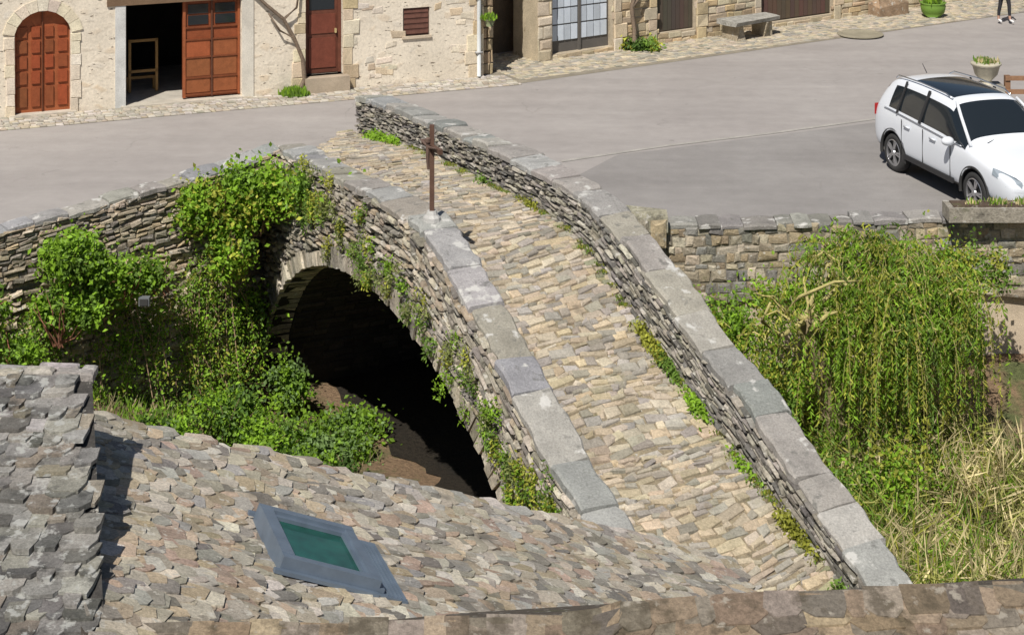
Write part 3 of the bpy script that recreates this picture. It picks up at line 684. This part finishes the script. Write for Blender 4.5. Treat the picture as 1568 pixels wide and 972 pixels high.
mb.tube([f1.P(6.62,0,.2),f1.P(6.78,.35,.18),f1.P(6.75,.8,.12),f1.P(6.55,1.3,.12),f1.P(6.3,1.75,.12),f1.P(5.9,2.1,.1),f1.P(5.5,2.5,.1)],.06,.035,BK)
mb.tube([f1.P(6.3,1.75,.12),f1.P(6.6,2.0,.14),f1.P(6.7,2.6,.1)],.04,.02,BK)
mb.tube([f1.P(6.55,1.3,.12),f1.P(6.2,1.5,.16),f1.P(5.95,1.9,.1)],.03,.02,BK)
mb.build('climbing_vine',M_bark,True)
mb=MB()
mb.tube([f2.P(2.45,0,.25),f2.P(2.5,.5,.2),f2.P(2.42,1.1,.18),f2.P(2.6,1.6,.15),f2.P(2.4,2.2,.12),f2.P(2.5,3,.12)],.07,.04,BK)
mb.tube([f2.P(2.42,1.1,.2),f2.P(2.8,1.45,.2),f2.P(3.0,2.0,.15)],.04,.02,BK)
mb.build('climbing_vine',M_bark,True)
mb=MB(); hp=f1.P(11.35,1.25,.2); mb.lathe(hp,[(.08,0),(.13,.15),(.15,.17),(.12,.17)],(.2,.22,.12),12)
a=mb.build('pot',M_plain,True); b=weeds('plant',[(hp[0],hp[1],hp[2]+.15)],160,.2,(GB,GM),.07,w=.03); group('wall_flower_pot',[a,b])

# ---------------------------------------------------------------- willow & reeds (right bank)
mb=MB()
tr=[(5.3,28.9,-3.5),(5.1,28.7,-2.2),(4.8,28.5,-1.0),(4.55,28.3,-.35)]
WK=(.3,.24,.14)
mb.tube(tr,.22,.13,WK,8)
limbs=[]
for pts in ([(4.55,28.3,-.4),(4.2,28.0,-.15),(4.35,27.7,.15),(4.9,27.8,.35),(5.4,28.0,.3)],[(4.5,28.2,-.4),(4.1,27.9,-.5),(3.8,27.8,-.25),(3.9,27.6,.1)],[(4.6,28.2,-.5),(4.8,27.7,-.1),(5.2,27.6,.05)]):
    mb.tube(pts,.045,.018,(.50,.44,.18),6)
ends=[((4.5,28.2,.2),.15),((4.15,28.0,-.1),.1),((5.7,28.6,.75),1.7),((6.2,28.8,.6),1.6),((5.3,28.9,.5),.6),((6.8,28.5,.25),1.6),((5.9,27.9,.1),2.),((7.3,28.9,-.1),1.2),((5.5,27.7,.0),1.4),((6.6,28.0,.0),1.8),((7.5,28.8,-.5),.6),((7.0,27.9,-.4),1.3),((6.2,27.5,-.4),1.6),((3.9,28.3,-.7),.4)]
for e,wt in ends:
    b0=Vector(tr[random.choice([2,3])]); e=Vector(e); mid=(b0+e)/2+Vector((U(-.25,.25),U(-.2,.2),U(.0,.3)))
    mb.tube([b0,mid,e],.05,.018,(.46,.4,.18),6); limbs.append((b0,mid,e,wt))
    for _ in range(4):
        k=mid.lerp(e,U(.2,1)); q=k+Vector((U(-.6,.5),U(-.5,.4),U(-.15,.35))); mb.tube([k,(k+q)/2+Vector((0,0,.12)),q],.02,.007,(.55,.48,.18),5); limbs.append((mid,k,q,wt*.5))
wt_=mb.build('trunk_and_limbs',M_bark,True)
Cs=[];Ts=[];Col=[]; mbs=MB(); ws=[l[3] for l in limbs]
for i in range(1000):
    a,b_,c_,_w=random.choices(limbs,ws)[0]; t=U(.3,1.05); p=b_.lerp(c_,t)+Vector((U(-.15,.15),U(-.15,.15),U(-.1,.1)))
    dx,dy=U(-.7,.6),U(-.75,.4); ln=random.choice([U(.3,1.1),U(1.0,2.8),U(1.,2.)]); base=[GB,GY*.75,GB*.85,GM,GB*.7,GY][rng.integers(0,6)]*U(.65,1.1)
    pts=[];v=Vector((dx,dy,U(.3,.9))); q=p.copy(); step=.044
    wob=U(-.06,.06)
    for k in range(int(ln/step)):
        v=v*.93+Vector((wob,0,-1))*.085; v2=v.normalized(); q=q+v2*step
        if q.z<-3.0: break
        pts.append(q.copy())
        if random.random()<.85:
            dd=Vector((U(-1,1),U(-1,1),-.7)); Cs.append(tuple(q+dd*.03)); Ts.append(tuple(dd)); Col.append(base*U(.7,1.35))
    if len(pts)>6 and i%3==0: mbs.tube(pts[::5],.006,.003,(.5,.43,.18),3)
n=len(Cs); wl_=leafmesh('foliage',np.array(Cs),np.array(Ts),rdir(n)*.7+np.array((-.1,-.7,.5)),.05*rng.uniform(.6,1.4,n),.0125*rng.uniform(.8,1.4,n),np.array(Col))
wst=mbs.build('twigs',M_bark)
group('weeping_willow',[wt_,wl_,wst])
bush('bank_shrub',[(3.5,29.4,-1.0,.5,.5,.4,1.3),(3.9,28.5,-1.5,.7,.5,.5,1.4),(3.75,27.3,-2.1,.45,.6,.5,1.2),(7.0,29.9,-.1,.5,.3,.3,.8),(4.6,30.2,-.8,.7,.3,.3,.8),(7.7,29.8,-.1,.4,.3,.2,.4),(4.5,26.8,-2.5,.5,.5,.4,1),(4.3,25.2,-2.9,.4,.7,.3,.8),(5.6,27.0,-2.3,.6,.4,.35,.6)],21000,.038,(GB,GB,GY*.8,GM),34,.17,stemcol=(.4,.34,.2))
rp=[]
for _ in range(1300):
    y=U(21.5,30.0); x=U(14.6-.448*y+.35, 9.6)
    if x>7.0 and y>28.3: continue
    rp.append((x,y,TH(x,y)-.05))
def reedclumps(name,pts,n,h,cols,w,heads=0):
    k=len(pts); P_=np.array(pts); i=rng.integers(0,k,n); hk=h*rng.uniform(.45,1.15,k); ck=np.array([cols[j] for j in rng.integers(0,len(cols),k)])
    ln=rdir(k)*.6; base=P_[i]+np.concatenate([rng.normal(0,.08,(n,2)),np.zeros((n,1))],1)
    T=rdir(n)*.5+ln[i]+np.array((0,0,1.)); T/=np.linalg.norm(T,axis=1,keepdims=True); Lf=hk[i]*rng.uniform(.35,1,n)
    C1=base+T*(Lf*.3)[:,None]; tip=base+T*(Lf*.6)[:,None]
    T2=T+rdir(n)*.6+np.array((0,0,-.55)); T2/=np.linalg.norm(T2,axis=1,keepdims=True); C2=tip+T2*(Lf*.2)[:,None]
    C=np.concatenate([C1,C2]); TT=np.concatenate([T,T2]); LL=np.concatenate([Lf*.31,Lf*.22]); cc=ck[i]*rng.uniform(.55,1.35,(n,1)); cc=np.concatenate([cc*.8,cc*1.1])
    ww=w*rng.uniform(.6,1.5,n); ww=np.concatenate([ww,ww])
    return leafmesh(name,C,TT,rdir(2*n)*.7+np.array((-.2,-.8,.3)),LL,ww,cc)
reedclumps('riverbank_reeds',[p for p in rp if p[0]>4.6 or random.random()<.35],25000,1.3,(TAN,OL,GY*.7,TAN*.75,GM,OL*1.2,GB*.8,TAN*1.15,TAN),.011)
reedclumps('riverbank_grass',[p for p in rp if p[0]<5.9 or random.random()<.4],22000,.85,(GB*.9,GM,GY*.7,GB*.8,GM),.012)
gp=[(U(-9.5,-2.5),U(27.5,33),0) for _ in range(500)]; gp=[(x,y,TH(x,y)) for x,y,_ in gp if not(-4.6<x<-2 and y<31)]
weeds('bank_grass',gp,7000,.35,(GM,GB,TAN*.7),.12,w=.012,lean=.6)

mb=MB()
mb.bx(7.35,9.6,30.75,31.25,.38,.62,(.33,.3,.25)); mb.bx(7.45,9.5,30.83,31.17,.6,.64,(.1,.07,.05))
a=mb.build('trough',M_wall); b=weeds('plants',[(U(7.5,9.4),31,.62) for _ in range(9)],500,.14,(GM,GB,TAN),.06,w=.012); group('stone_planter_trough',[a,b])
mb=MB()
mb.bx(10.2,10.9,40.4,41.0,0,.55,(.36,.34,.3)); mb.lathe((10.55,40.7,.55),[(.14,0),(.12,.08),(.25,.22),(.3,.4),(.34,.44),(.34,.48),(.27,.48)],(.5,.46,.36),18)
a=mb.build('urn',M_gran,True); b=weeds('plant',[(10.55,40.7,1.0)],200,.18,(GM,TAN),.1,w=.02); group('stone_urn_on_pedestal',[a,b])
mb=MB()
for i in range(4): mb.bx(10.95+i*1.2,11.07+i*1.2,40.6,40.72,0,.75,(.25,.14,.08))
for z in(.35,.65): mb.bx(10.95,14.7,40.57,40.62,z,z+.1,(.3,.17,.1))
mb.build('wooden_fence',M_wood)
mb=MB(); mb.box((-6.25,31.1,-1.05),(.09,0,0),(0,.06,0),(0,0,.07),(.16,.17,.18)); mb.box((-6.25,31.03,-1.05),(.07,0,0),(0,.012,0),(0,0,.05),(.05,.05,.05)); mb.tube([(-6.25,31.15,-1.1),(-6.25,32.6,-1.25)],.02,.02,(.2,.2,.2))
mb.build('floodlight',M_plain)

# ---------------------------------------------------------------- near roofs
def tileroof(mb,P,a0,a1,b0,b1,pitch,tw,tl,th,pal,keep=None,rot=.12,bj=.3):
    b=b0
    while b<b1:
        pi=pitch*U(.8,1.2); a=a0-U(0,tw[0])
        while a<a1:
            w=U(*tw); ca,cb=a+w/2,b+U(-bj,bj)*pitch
            if keep is None or keep(ca,cb):
                l=tl*U(.8,1.25); r=U(-rot,rot); hh=th*U(.6,1.5); lift=th*U(1.0,2.2)
                ow=[(-.5,-.3),(.5,-.3),(.5+U(-.06,.08),.5+U(0,.25)),(.5-U(.03,.3),1+U(-.12,.06)),(-.5+U(.03,.3),1+U(-.12,.06)),(-.5-U(-.06,.08),.5+U(0,.25))]
                top=[];bot=[]
                for x,y in ow:
                    x=x*w*1.06; y=y*l
                    xa=x*math.cos(r)-y*math.sin(r); ya=x*math.sin(r)+y*math.cos(r)
                    h=lift*max(0,(y/l+.3)/1.3)
                    top.append(P(ca+xa,cb+ya,h+hh)); bot.append(P(ca+xa,cb+ya,h-.01))
                mb.add(top+bot,[tuple(range(6))]+[(i,(i+1)%6,6+(i+1)%6,6+i) for i in range(6)],pal(ca,cb))
            a+=w
        b+=pi
e1=Vector((.945,.327,-.40)); e1n=e1.normalized(); e2=Vector((.327,-.945,0)).normalized(); nr=e2.cross(e1n); nr=nr if nr.z>0 else -nr
def pz(x,y): return 3.587-.378*x-.1308*y
S=Vector((-1.575,15,pz(-1.575,15)))
def R1(a,b,h): return tuple(S+e2*a+e1n*b+nr*(h+.012*math.sin(a*2.3+b)+.01*math.sin(b*3.1-a)))
def keep1(a,b):
    p=Vector(R1(a,b,0))
    v=(p.x+3.82)*(19.28-16.34)-(p.y-16.34)*(2.18+3.82)
    r=(p.x+3.95)*(-3.8)-(p.y-16.34)*1.05
    e=(p.x-2.2)-( -.30*(p.y-19.28))
    if abs(a)<.46 and -.46<b<.5: return False
    return v>-.1 and r<.0 and e<0
pr1=palette([(.46,.415,.335),(.37,.34,.285),(.54,.485,.395),(.26,.24,.21),(.50,.40,.285),(.42,.35,.255),(.41,.395,.36),(.62,.57,.48),(.50,.44,.345),(.44,.335,.26),(.31,.285,.24)],.2)
mb=MB()
tileroof(mb,R1,-5.2,6,-3.2,6.2,.108,(.07,.25),.18,.014,pr1,keep1,.42,.45)
ro1=mb.build('slate_covering',M_roof)
mb=MB()
c4=[(-3.95,16.34),(2.15,19.25),(4.7,10.8),(-2.3,10.0)]
mb.add([(x,y,pz(x,y)-.035) for x,y in c4],[(0,1,2,3)],(.12,.1,.08))
c4=[(-3.9,16.2),(2.0,19.1),(4.4,11),(-2.2,10.2)]
for i in range(4):
    (x0,y0),(x1,y1)=c4[i],c4[(i+1)%4]; mb.add([(x0,y0,-4.5),(x1,y1,-4.5),(x1,y1,pz(x1,y1)-.04),(x0,y0,pz(x0,y0)-.04)],[(0,1,2,3)],(.36,.31,.24))
rw1=mb.build('walls',M_wall)
mb=MB()
def rb(a0,a1,b0,b1,h0,h1,m,col=(.2,.25,.3)):
    mb.add([tuple(S+e2*a+e1n*b+nr*(h+.01)) for h in(h0,h1) for a,b in((a0,b0),(a1,b0),(a1,b1),(a0,b1))],[(0,1,2,3),(4,5,6,7),(0,1,5,4),(1,2,6,5),(2,3,7,6),(3,0,4,7)],col,m)
B1=.36
rb(-.5,-.42,-.5,B1,.0,.15,0); rb(.42,.5,-.5,B1,.0,.15,0); rb(-.419,.419,-.5,-.39,.0,.155,0); rb(-.419,.419,B1-.08,B1,.0,.145,0)
rb(-.42,.42,-.39,B1-.08,.03,.09,1)
rb(-.42,-.38,-.39,B1-.08,.091,.12,0); rb(.38,.42,-.39,B1-.08,.091,.12,0); rb(-.38,.38,-.39,-.36,.091,.12,0); rb(-.38,.38,B1-.11,B1-.08,.091,.12,0)
rb(-.52,.54,B1,.62,.03,.055,0); rb(-.5,.5,B1,B1+.05,.056,.09,0)
for k in range(5): rb(-.5,.52,B1+.08+k*.04,B1+.087+k*.04,.056,.064,0)
rb(-.55,-.502,-.55,B1,.03,.06,0); rb(.502,.55,-.55,B1,.03,.06,0)
sk=mb.build('skylight',[M_metal,M_teal])
group('slate_roofed_house',[ro1,rw1,sk])
# left roof
YT=15.15
def LZ(y): return 3.02+.25*(y-12.54)
def R3(a,b,h): return (a, YT-b-.03*math.sin(a*3), LZ(YT-b)+h)
def xr(y): return -2.80-(y-12.54)*.26
mb=MB()
pg3=palette([(.24,.23,.21),(.30,.285,.26),(.16,.155,.145),(.37,.355,.32),(.28,.245,.195)],.22)
tileroof(mb,R3,-8,-2.0,0,5,.13,(.1,.26),.19,.024,pg3,lambda a,b:a<xr(YT-b)-.05,.04,.08)
l1=mb.build('slate_covering',M_roofg); mb=MB()
q=[(-8,YT+.1),(xr(YT+.1),YT+.1),(xr(10.8),10.8),(-8,10.8)]
mb.add([(x,y,LZ(y)-.01) for x,y in q],[(0,1,2,3)],(.07,.065,.06))
for i in range(4):
    (x0,y0),(x1,y1)=q[i],q[(i+1)%4]; mb.add([(x0,y0,-4.5),(x1,y1,-4.5),(x1,y1,LZ(y1)-.015),(x0,y0,LZ(y0)-.015)],[(0,1,2,3)],(.07,.065,.06))  # walls coloured near black so the gable's shade is painted in
courses(mb,lambda a,b,d:(a,YT-.03+b,LZ(YT)+d),-8,xr(YT)+.02,0,.14,(.13,.14),(.2,.4),.06,palette([(.46,.42,.36),(.39,.36,.33)]))
l2=mb.build('walls_and_ridge',M_wall); group('grey_slate_house',[l1,l2])
# front roof
def RZ(x): return float(np.interp(x,[-6,-3.5,-1.7,.55,.75,3.7,6],[2.96,2.95,2.88,2.84,2.91,2.92,2.93]))-.01
def yr(x): return 12.85+.09*x
def R4(a,b,h): return (a, yr(a)-b, RZ(a)-.42*b+h)
mb=MB(); pb=palette([(.33,.25,.17),(.27,.21,.15),(.38,.30,.21),(.21,.18,.145),(.31,.265,.21)],.22)
tileroof(mb,R4,-6,6,.03,4,.085,(.1,.4),.18,.016,pb,None,.06)
x=-6
while x<6:
    w=U(.12,.4); c=pb(); dz=U(.0,.03); z0=RZ(x+w/2); dd=U(-.01,.01)
    mb.add([(x,yr(x)-.1+U(-.03,.03),z0-.04),(x+w-.005,yr(x)-.1+U(-.04,.04),z0-.04),(x+w-.005,yr(x)+.02,z0+dz+dd),(x,yr(x)+.02,z0+dz-dd),(x+w-.005,yr(x)+.16,z0-.1),(x,yr(x)+.16,z0-.1),
            (x,yr(x)-.1,z0-.1),(x+w-.005,yr(x)-.1,z0-.1)],[(0,1,2,3),(3,2,4,5),(0,1,7,6)],c); x+=w
k1=mb.build('slate_covering',M_roofb); mb=MB()
for s_ in(-1,1): mb.add([(-6,yr(-6),2.78),(6,yr(6),2.80),(6,yr(6)+s_*3.4,1.3),(-6,yr(-6)+s_*3.4*(1 if s_<0 else .3),1.3 if s_<0 else 2.3)],[(0,1,2,3)],(.12,.1,.08))
for y0 in(9.6,13.3): mb.add([(-5.8,y0,-4.5),(5.8,y0,-4.5),(5.8,y0,1.3),(-5.8,y0,1.3)],[(0,1,2,3)],(.33,.28,.2))
k2_=mb.build('walls',M_wall); group('brown_slate_house',[k1,k2_])

# ---------------------------------------------------------------- car
def build_car():
    ST=[(-.80,.66,.46,.82,.90,.60),(-.76,.82,.36,.98,1.08,.70),(-.68,.87,.30,1.07,1.38,.64),(-.52,.895,.27,1.10,1.58,.60),(-.25,.90,.26,1.10,1.66,.61),(.15,.905,.26,1.09,1.69,.62),
        (.65,.905,.26,1.07,1.70,.63),(1.15,.905,.26,1.05,1.69,.63),(1.45,.905,.26,1.04,1.67,.63),(1.66,.905,.26,1.03,1.64,.62),(1.9,.905,.26,1.02,1.48,.66),(2.35,.90,.26,1.0,1.14,.74),(2.46,.90,.27,.98,1.06,.75),
        (2.95,.895,.28,.93,.98,.72),(3.3,.87,.28,.85,.90,.68),(3.5,.80,.27,.74,.79,.60),(3.58,.68,.32,.6,.66,.54)]
    bm=bmesh.new(); rings=[]
    for x,w,zb,zl,zt,wt in ST:
        half=[(w*.86,zb),(w*.97,zb+.1),(w,zb+.26),(w*1.0,(zb+zl)/2+.12),(w*.975,zl),(wt+(w-wt)*.12,zt-.07),(wt*.88,zt-.015),(wt*.45,zt+.012),]
        ring=[(x,-y,z) for y,z in half]+[(x,0,zt+.018)]+[(x,y,z) for y,z in reversed(half)]+[(x,0,zb)]
        rings.append([bm.verts.new(p) for p in ring])
    n=len(rings[0])
    for i in range(len(rings)-1):
        xm=(ST[i][0]+ST[i+1][0])/2
        for j in range(n):
            k=(j+1)%n; f=bm.faces.new((rings[i][j],rings[i][k],rings[i+1][k],rings[i+1][j])); f.smooth=True
            jj=j if j<8 else (15-j if j<16 else -1)
            mi=0
            if jj==0 or jj==-1 : mi=2
            if jj==4 and -.3<xm<2.2: mi=1
            if jj in(5,6,7) and 1.66<xm<2.36: mi=1
            if jj in(5,6,7) and -.74<xm<-.5: mi=1
            if jj in(6,7) and .15<xm<1.3: mi=1
            f.material_index=mi
    bm.faces.new(rings[0]); bm.faces.new(list(reversed(rings[-1])))
    bmesh.ops.recalc_face_normals(bm,faces=bm.faces)
    me=bpy.data.meshes.new('body'); bm.to_mesh(me); bm.free()
    for m in(M_paint,M_glass,M_black): me.materials.append(m)
    ob=bpy.data.objects.new('body',me); scene.collection.objects.link(ob)
    md=ob.modifiers.new('s','SUBSURF'); md.levels=2; md.render_levels=2
    cutters=[]
    for x in(0,2.6):
        bpy.ops.mesh.primitive_cylinder_add(vertices=40,radius=.40,depth=2.4,location=(x,0,.34),rotation=(math.pi/2,0,0))
        c=bpy.context.object; 
        for m in(M_paint,M_glass,M_black): c.data.materials.append(m)
        for p in c.data.polygons: p.material_index=2
        cutters.append(c); bo=ob.modifiers.new('b','BOOLEAN'); bo.operation='DIFFERENCE'; bo.object=c; bo.solver='EXACT'
    bpy.context.view_layer.update()
    dg=bpy.context.evaluated_depsgraph_get(); m2=bpy.data.meshes.new_from_object(ob.evaluated_get(dg))
    ob.modifiers.clear(); ob.data=m2; 
    for c in cutters: bpy.data.objects.remove(c)
    parts=[ob]
    mb=MB(); mb.bx(-.5,3.1,-.6,.6,.2,.7,(.02,.02,.02)); parts.append(mb.build('underbody',M_black))
    mt=MB(); mr=MB()
    def ring(mbx,x,y0,prof,n=32,zc=.34,m=0):
        vs=[];fs=[]
        for r,o in prof:
            for k in range(n): a=k*2*math.pi/n; vs.append((x+r*math.cos(a),y0+o,zc+r*math.sin(a)))
        for i in range(len(prof)-1):
            for k in range(n): fs.append((i*n+k,i*n+(k+1)%n,(i+1)*n+(k+1)%n,(i+1)*n+k))
        mbx.add(vs,fs,(.5,.5,.5),m)
    for x in(0,2.6):
        for s in(-1,1):
            ring(mt,x,s*.79,[(.2,-.1*s),(.32,-.1*s),(.345,-.06*s),(.345,.06*s),(.32,.095*s),(.245,.1*s),(.235,.06*s),(.0,.04*s)])
            ring(mr,x,s*.79,[(.245,.095*s),(.225,.105*s),(.22,.07*s)])
            for k in range(5):
                for da in(-.13,.13):
                    a=k*2*math.pi/5+da; c=Vector((x+.14*math.cos(a),s*(.79+.085),.34+.14*math.sin(a)))
                    mr.box(c,Vector((math.cos(a),0,math.sin(a)))*.095,Vector((-math.sin(a),0,math.cos(a)))*.016,(0,.014,0),(.5,.5,.5))
            ring(mr,x,s*.79,[(.06,.09*s),(.05,.11*s),(0,.11*s)])
            vs=[];fs=[]
            for k in range(25):
                a=math.radians(-12+204*k/24)
                for r,o in((.395,.895),(.44,.902),(.44,.875),(.395,.85)): vs.append((x+r*math.cos(a),s*o,.34+r*math.sin(a)))
            for k in range(24):
                for q in range(4): fs.append((k*4+q,k*4+(q+1)%4,(k+1)*4+(q+1)%4,(k+1)*4+q))
            mt.add(vs,fs,(0,0,0))
    parts.append(mt.build('tyres_and_arches',M_tyre,True)); parts.append(mr.build('rims',M_alloy))
    mc=MB()
    for s in(-1,1):
        mc.tube([(-.42,s*.56,1.6),(-.3,s*.585,1.67),(.5,s*.60,1.71),(1.3,s*.60,1.70),(1.5,s*.585,1.64)],.014,.014,(.6,.6,.6),8)
        mc.tube([(-.35,s*.872,1.11),(.6,s*.880,1.075),(1.7,s*.882,1.03),(2.2,s*.87,1.02)],.009,.009,(.6,.6,.6),6)
    for z in(.58,.66): mc.bx(3.53,3.575,-.5,.5,z,z+.02,(.6,.6,.6))
    parts.append(mc.build('roof_rails_and_trim',M_chrome,True))
    mw=MB()
    for s in(-1,1):
        c=Vector((1.98,s*1.0,1.06))
        bm=bmesh.new(); bmesh.ops.create_icosphere(bm,subdivisions=3,radius=1)
        vs=[(c.x+v.co.x*.085,c.y+v.co.y*.115,c.z+v.co.z*.08) for v in bm.verts]; fs=[tuple(v.index for v in f.verts) for f in bm.faces]; mw.add(vs,fs,(1,1,1)); bm.free()
        mw.box((1.98,s*.9,1.03),(.03,0,0),(0,.05,0),(0,0,.02),(1,1,1))
        for x in(.5,1.35): mw.box((x,s*.915,.93),(.09,0,0),(0,.012,0),(0,0,.014),(1,1,1))
        mw.tube([(1.64,s*.60,1.63),(1.9,s*.685,1.45),(2.38,s*.80,1.06)],.028,.03,(1,1,1),8)
    parts.append(mw.build('mirrors_and_handles',M_paint,True))
    mk=MB()
    for s in(-1,1):
        for x,t in((.88,.03),(.12,.02)): mk.box((x,s*.775,1.37),(t,0,0),(0,.012,0),Vector((0,-s*.115,.28)),(0,0,0))
        for x in(.31,1.02,1.9): mk.box((x,s*.903,.72),(.005,0,0),(0,.006,0),(0,0,.30),(0,0,0))
        mk.box((1.2,s*.902,.38),(.8,0,0),(0,.012,0),(0,0,.045),(0,0,0))
    mk.bx(3.5,3.57,-.55,.55,.56,.7,(0,0,0)); mk.bx(3.5,3.585,-.5,.5,.3,.42,(0,0,0))
    mk.bx(-.83,-.79,-.26,.26,.55,.68,(0,0,0))
    mk.tube([(-.3,0,1.68),(-.45,0,1.82)],.01,.006,(0,0,0),5)
    mk.tube([(2.42,-.5,1.1),(2.25,.0,1.2)],.008,.008,(0,0,0),5); mk.tube([(2.42,.1,1.1),(2.2,.55,1.2)],.008,.008,(0,0,0),5)
    parts.append(mk.build('door_seams_and_grille',M_black))
    mh=MB()
    for s in(-1,1):
        mh.add([(3.12,s*.885,.80),(3.12,s*.86,.90),(3.46,s*.66,.81),(3.54,s*.58,.74),(3.55,s*.60,.64),(3.42,s*.82,.66)],[(0,1,2,3,4,5)],(.5,.5,.5))
    parts.append(mh.build('headlights',M_lamp))
    mh=MB()
    for s in(-1,1): mh.box((-.71,s*.80,.98),(.05,.03*s,0),(0,.06,0),(0,0,.09),(.35,.02,.02))
    parts.append(mh.build('tail_lamps',M_plain))
    e=group('parked_car',parts); e.location=(8.27,35.7,0.006); e.rotation_euler=(0,0,math.atan2(-.957,.29)); e.scale=(1.13,1.04,1.06)
build_car()

# ---------------------------------------------------------------- pedestrian
def build_person():
    V=[];E=[];Rr=[]
    def v(p,r,par=None):
        V.append(p);Rr.append(r)
        if par is not None:E.append((par,len(V)-1))
        return len(V)-1
    pel=v((0,0,.95),.15); sp=v((0,0,1.12),.125,pel); ch=v((0,.01,1.32),.15,sp); nk=v((0,0,1.47),.06,ch); hd=v((0,-.02,1.56),.085,nk); ht=v((0,-.02,1.66),.08,hd)
    for s,fy in((1,-.12),(-1,.12)):
        h=v((s*.09,0,.9),.095,pel); k=v((s*.1,fy*.6-.02,.5),.06,h); c=v((s*.1,fy*.8,.34),.055,k); a=v((s*.1,fy,.09),.038,c); v((s*.11,fy-.14,.035),.035,a)
        sh=v((s*.17,0,1.4),.06,ch); el=v((s*.24,.03*s,1.14),.042,sh); wr=v((s*.24,-.08,.92),.028,el); pa=v((s*.24,-.1,.86),.03,wr)
        for i,(dx,l) in enumerate(((-.022,.07),(-.008,.08),(.008,.075),(.022,.06))):
            f=v((s*.24+.01,-.1+dx,.81),.009,pa); v((s*.235,-.105+dx,.86-l-.03),.008,f)
        t=v((s*.22,-.135,.85),.01,pa); v((s*.21,-.15,.82),.009,t)
    me=bpy.data.meshes.new('person'); me.from_pydata(V,E,[]); ob=bpy.data.objects.new('pedestrian',me); scene.collection.objects.link(ob)
    ob.modifiers.new('k','SKIN'); 
    for i,r in enumerate(Rr):
        me.skin_vertices[0].data[i].radius=(r,r*.85)
    me.skin_vertices[0].data[0].use_root=True
    ob.modifiers.new('s','SUBSURF').levels=1
    bpy.context.view_layer.update()
    dg=bpy.context.evaluated_depsgraph_get(); m2=bpy.data.meshes.new_from_object(ob.evaluated_get(dg)); ob.modifiers.clear(); ob.data=m2
    mats=[mat_simple('dark_cloth',(.025,.025,.03),.9),mat_simple('skin',(.5,.3,.22),.6),mat_simple('white_shoes',(.7,.7,.7),.6),mat_simple('hair',(.06,.04,.025),.7)]
    for m in mats: m2.materials.append(m)
    for p in m2.polygons:
        z=p.center.z; x=abs(p.center.x); p.use_smooth=True
        p.material_index=2 if z<.1 else 1 if z<.2 else 1 if (z>1.47) or (x>.18 and z<.93) else 0
        if z>1.6 or (z>1.5 and p.center.y>.0): p.material_index=3
    ob.location=(13.7,50.9,.03); ob.rotation_euler=(0,0,.6)
try: build_person()
except Exception as ex: print('person failed',ex)

# ---------------------------------------------------------------- camera, light
cam=bpy.data.cameras.new('Camera'); co_=bpy.data.objects.new('Camera',cam); scene.collection.objects.link(co_)
co_.location=(0,0,9.4); co_.rotation_euler=(math.radians(90),0,0)
cam.sensor_width=36; cam.lens=2800/1568*36; cam.shift_y=-(486+480)/1568; cam.clip_end=2000; cam.clip_start=.5
scene.camera=co_
td=Vector((.36,.933,0)).normalized(); el=math.radians(53)
d=Vector((td.x*math.cos(el),td.y*math.cos(el),-math.sin(el)))
sl=bpy.data.lights.new('sun','SUN'); sl.energy=5.0; sl.angle=math.radians(.5); sl.color=(1,.95,.87)
so=bpy.data.objects.new('sun',sl); scene.collection.objects.link(so); so.rotation_euler=d.to_track_quat('-Z','Y').to_euler(); so.location=(0,0,40)
w=bpy.data.worlds.new('World'); scene.world=w; w.use_nodes=True; nt=w.node_tree
sky=nt.nodes.new('ShaderNodeTexSky'); sky.sky_type='NISHITA'; sky.sun_disc=False; sky.sun_elevation=el; sky.sun_rotation=math.atan2(-td.x,-td.y)
nt.links.new(sky.outputs[0],nt.nodes['Background'].inputs[0]); nt.nodes['Background'].inputs[1].default_value=.055
scene.view_settings.view_transform='Standard'; scene.view_settings.look='None'; scene.view_settings.exposure=0
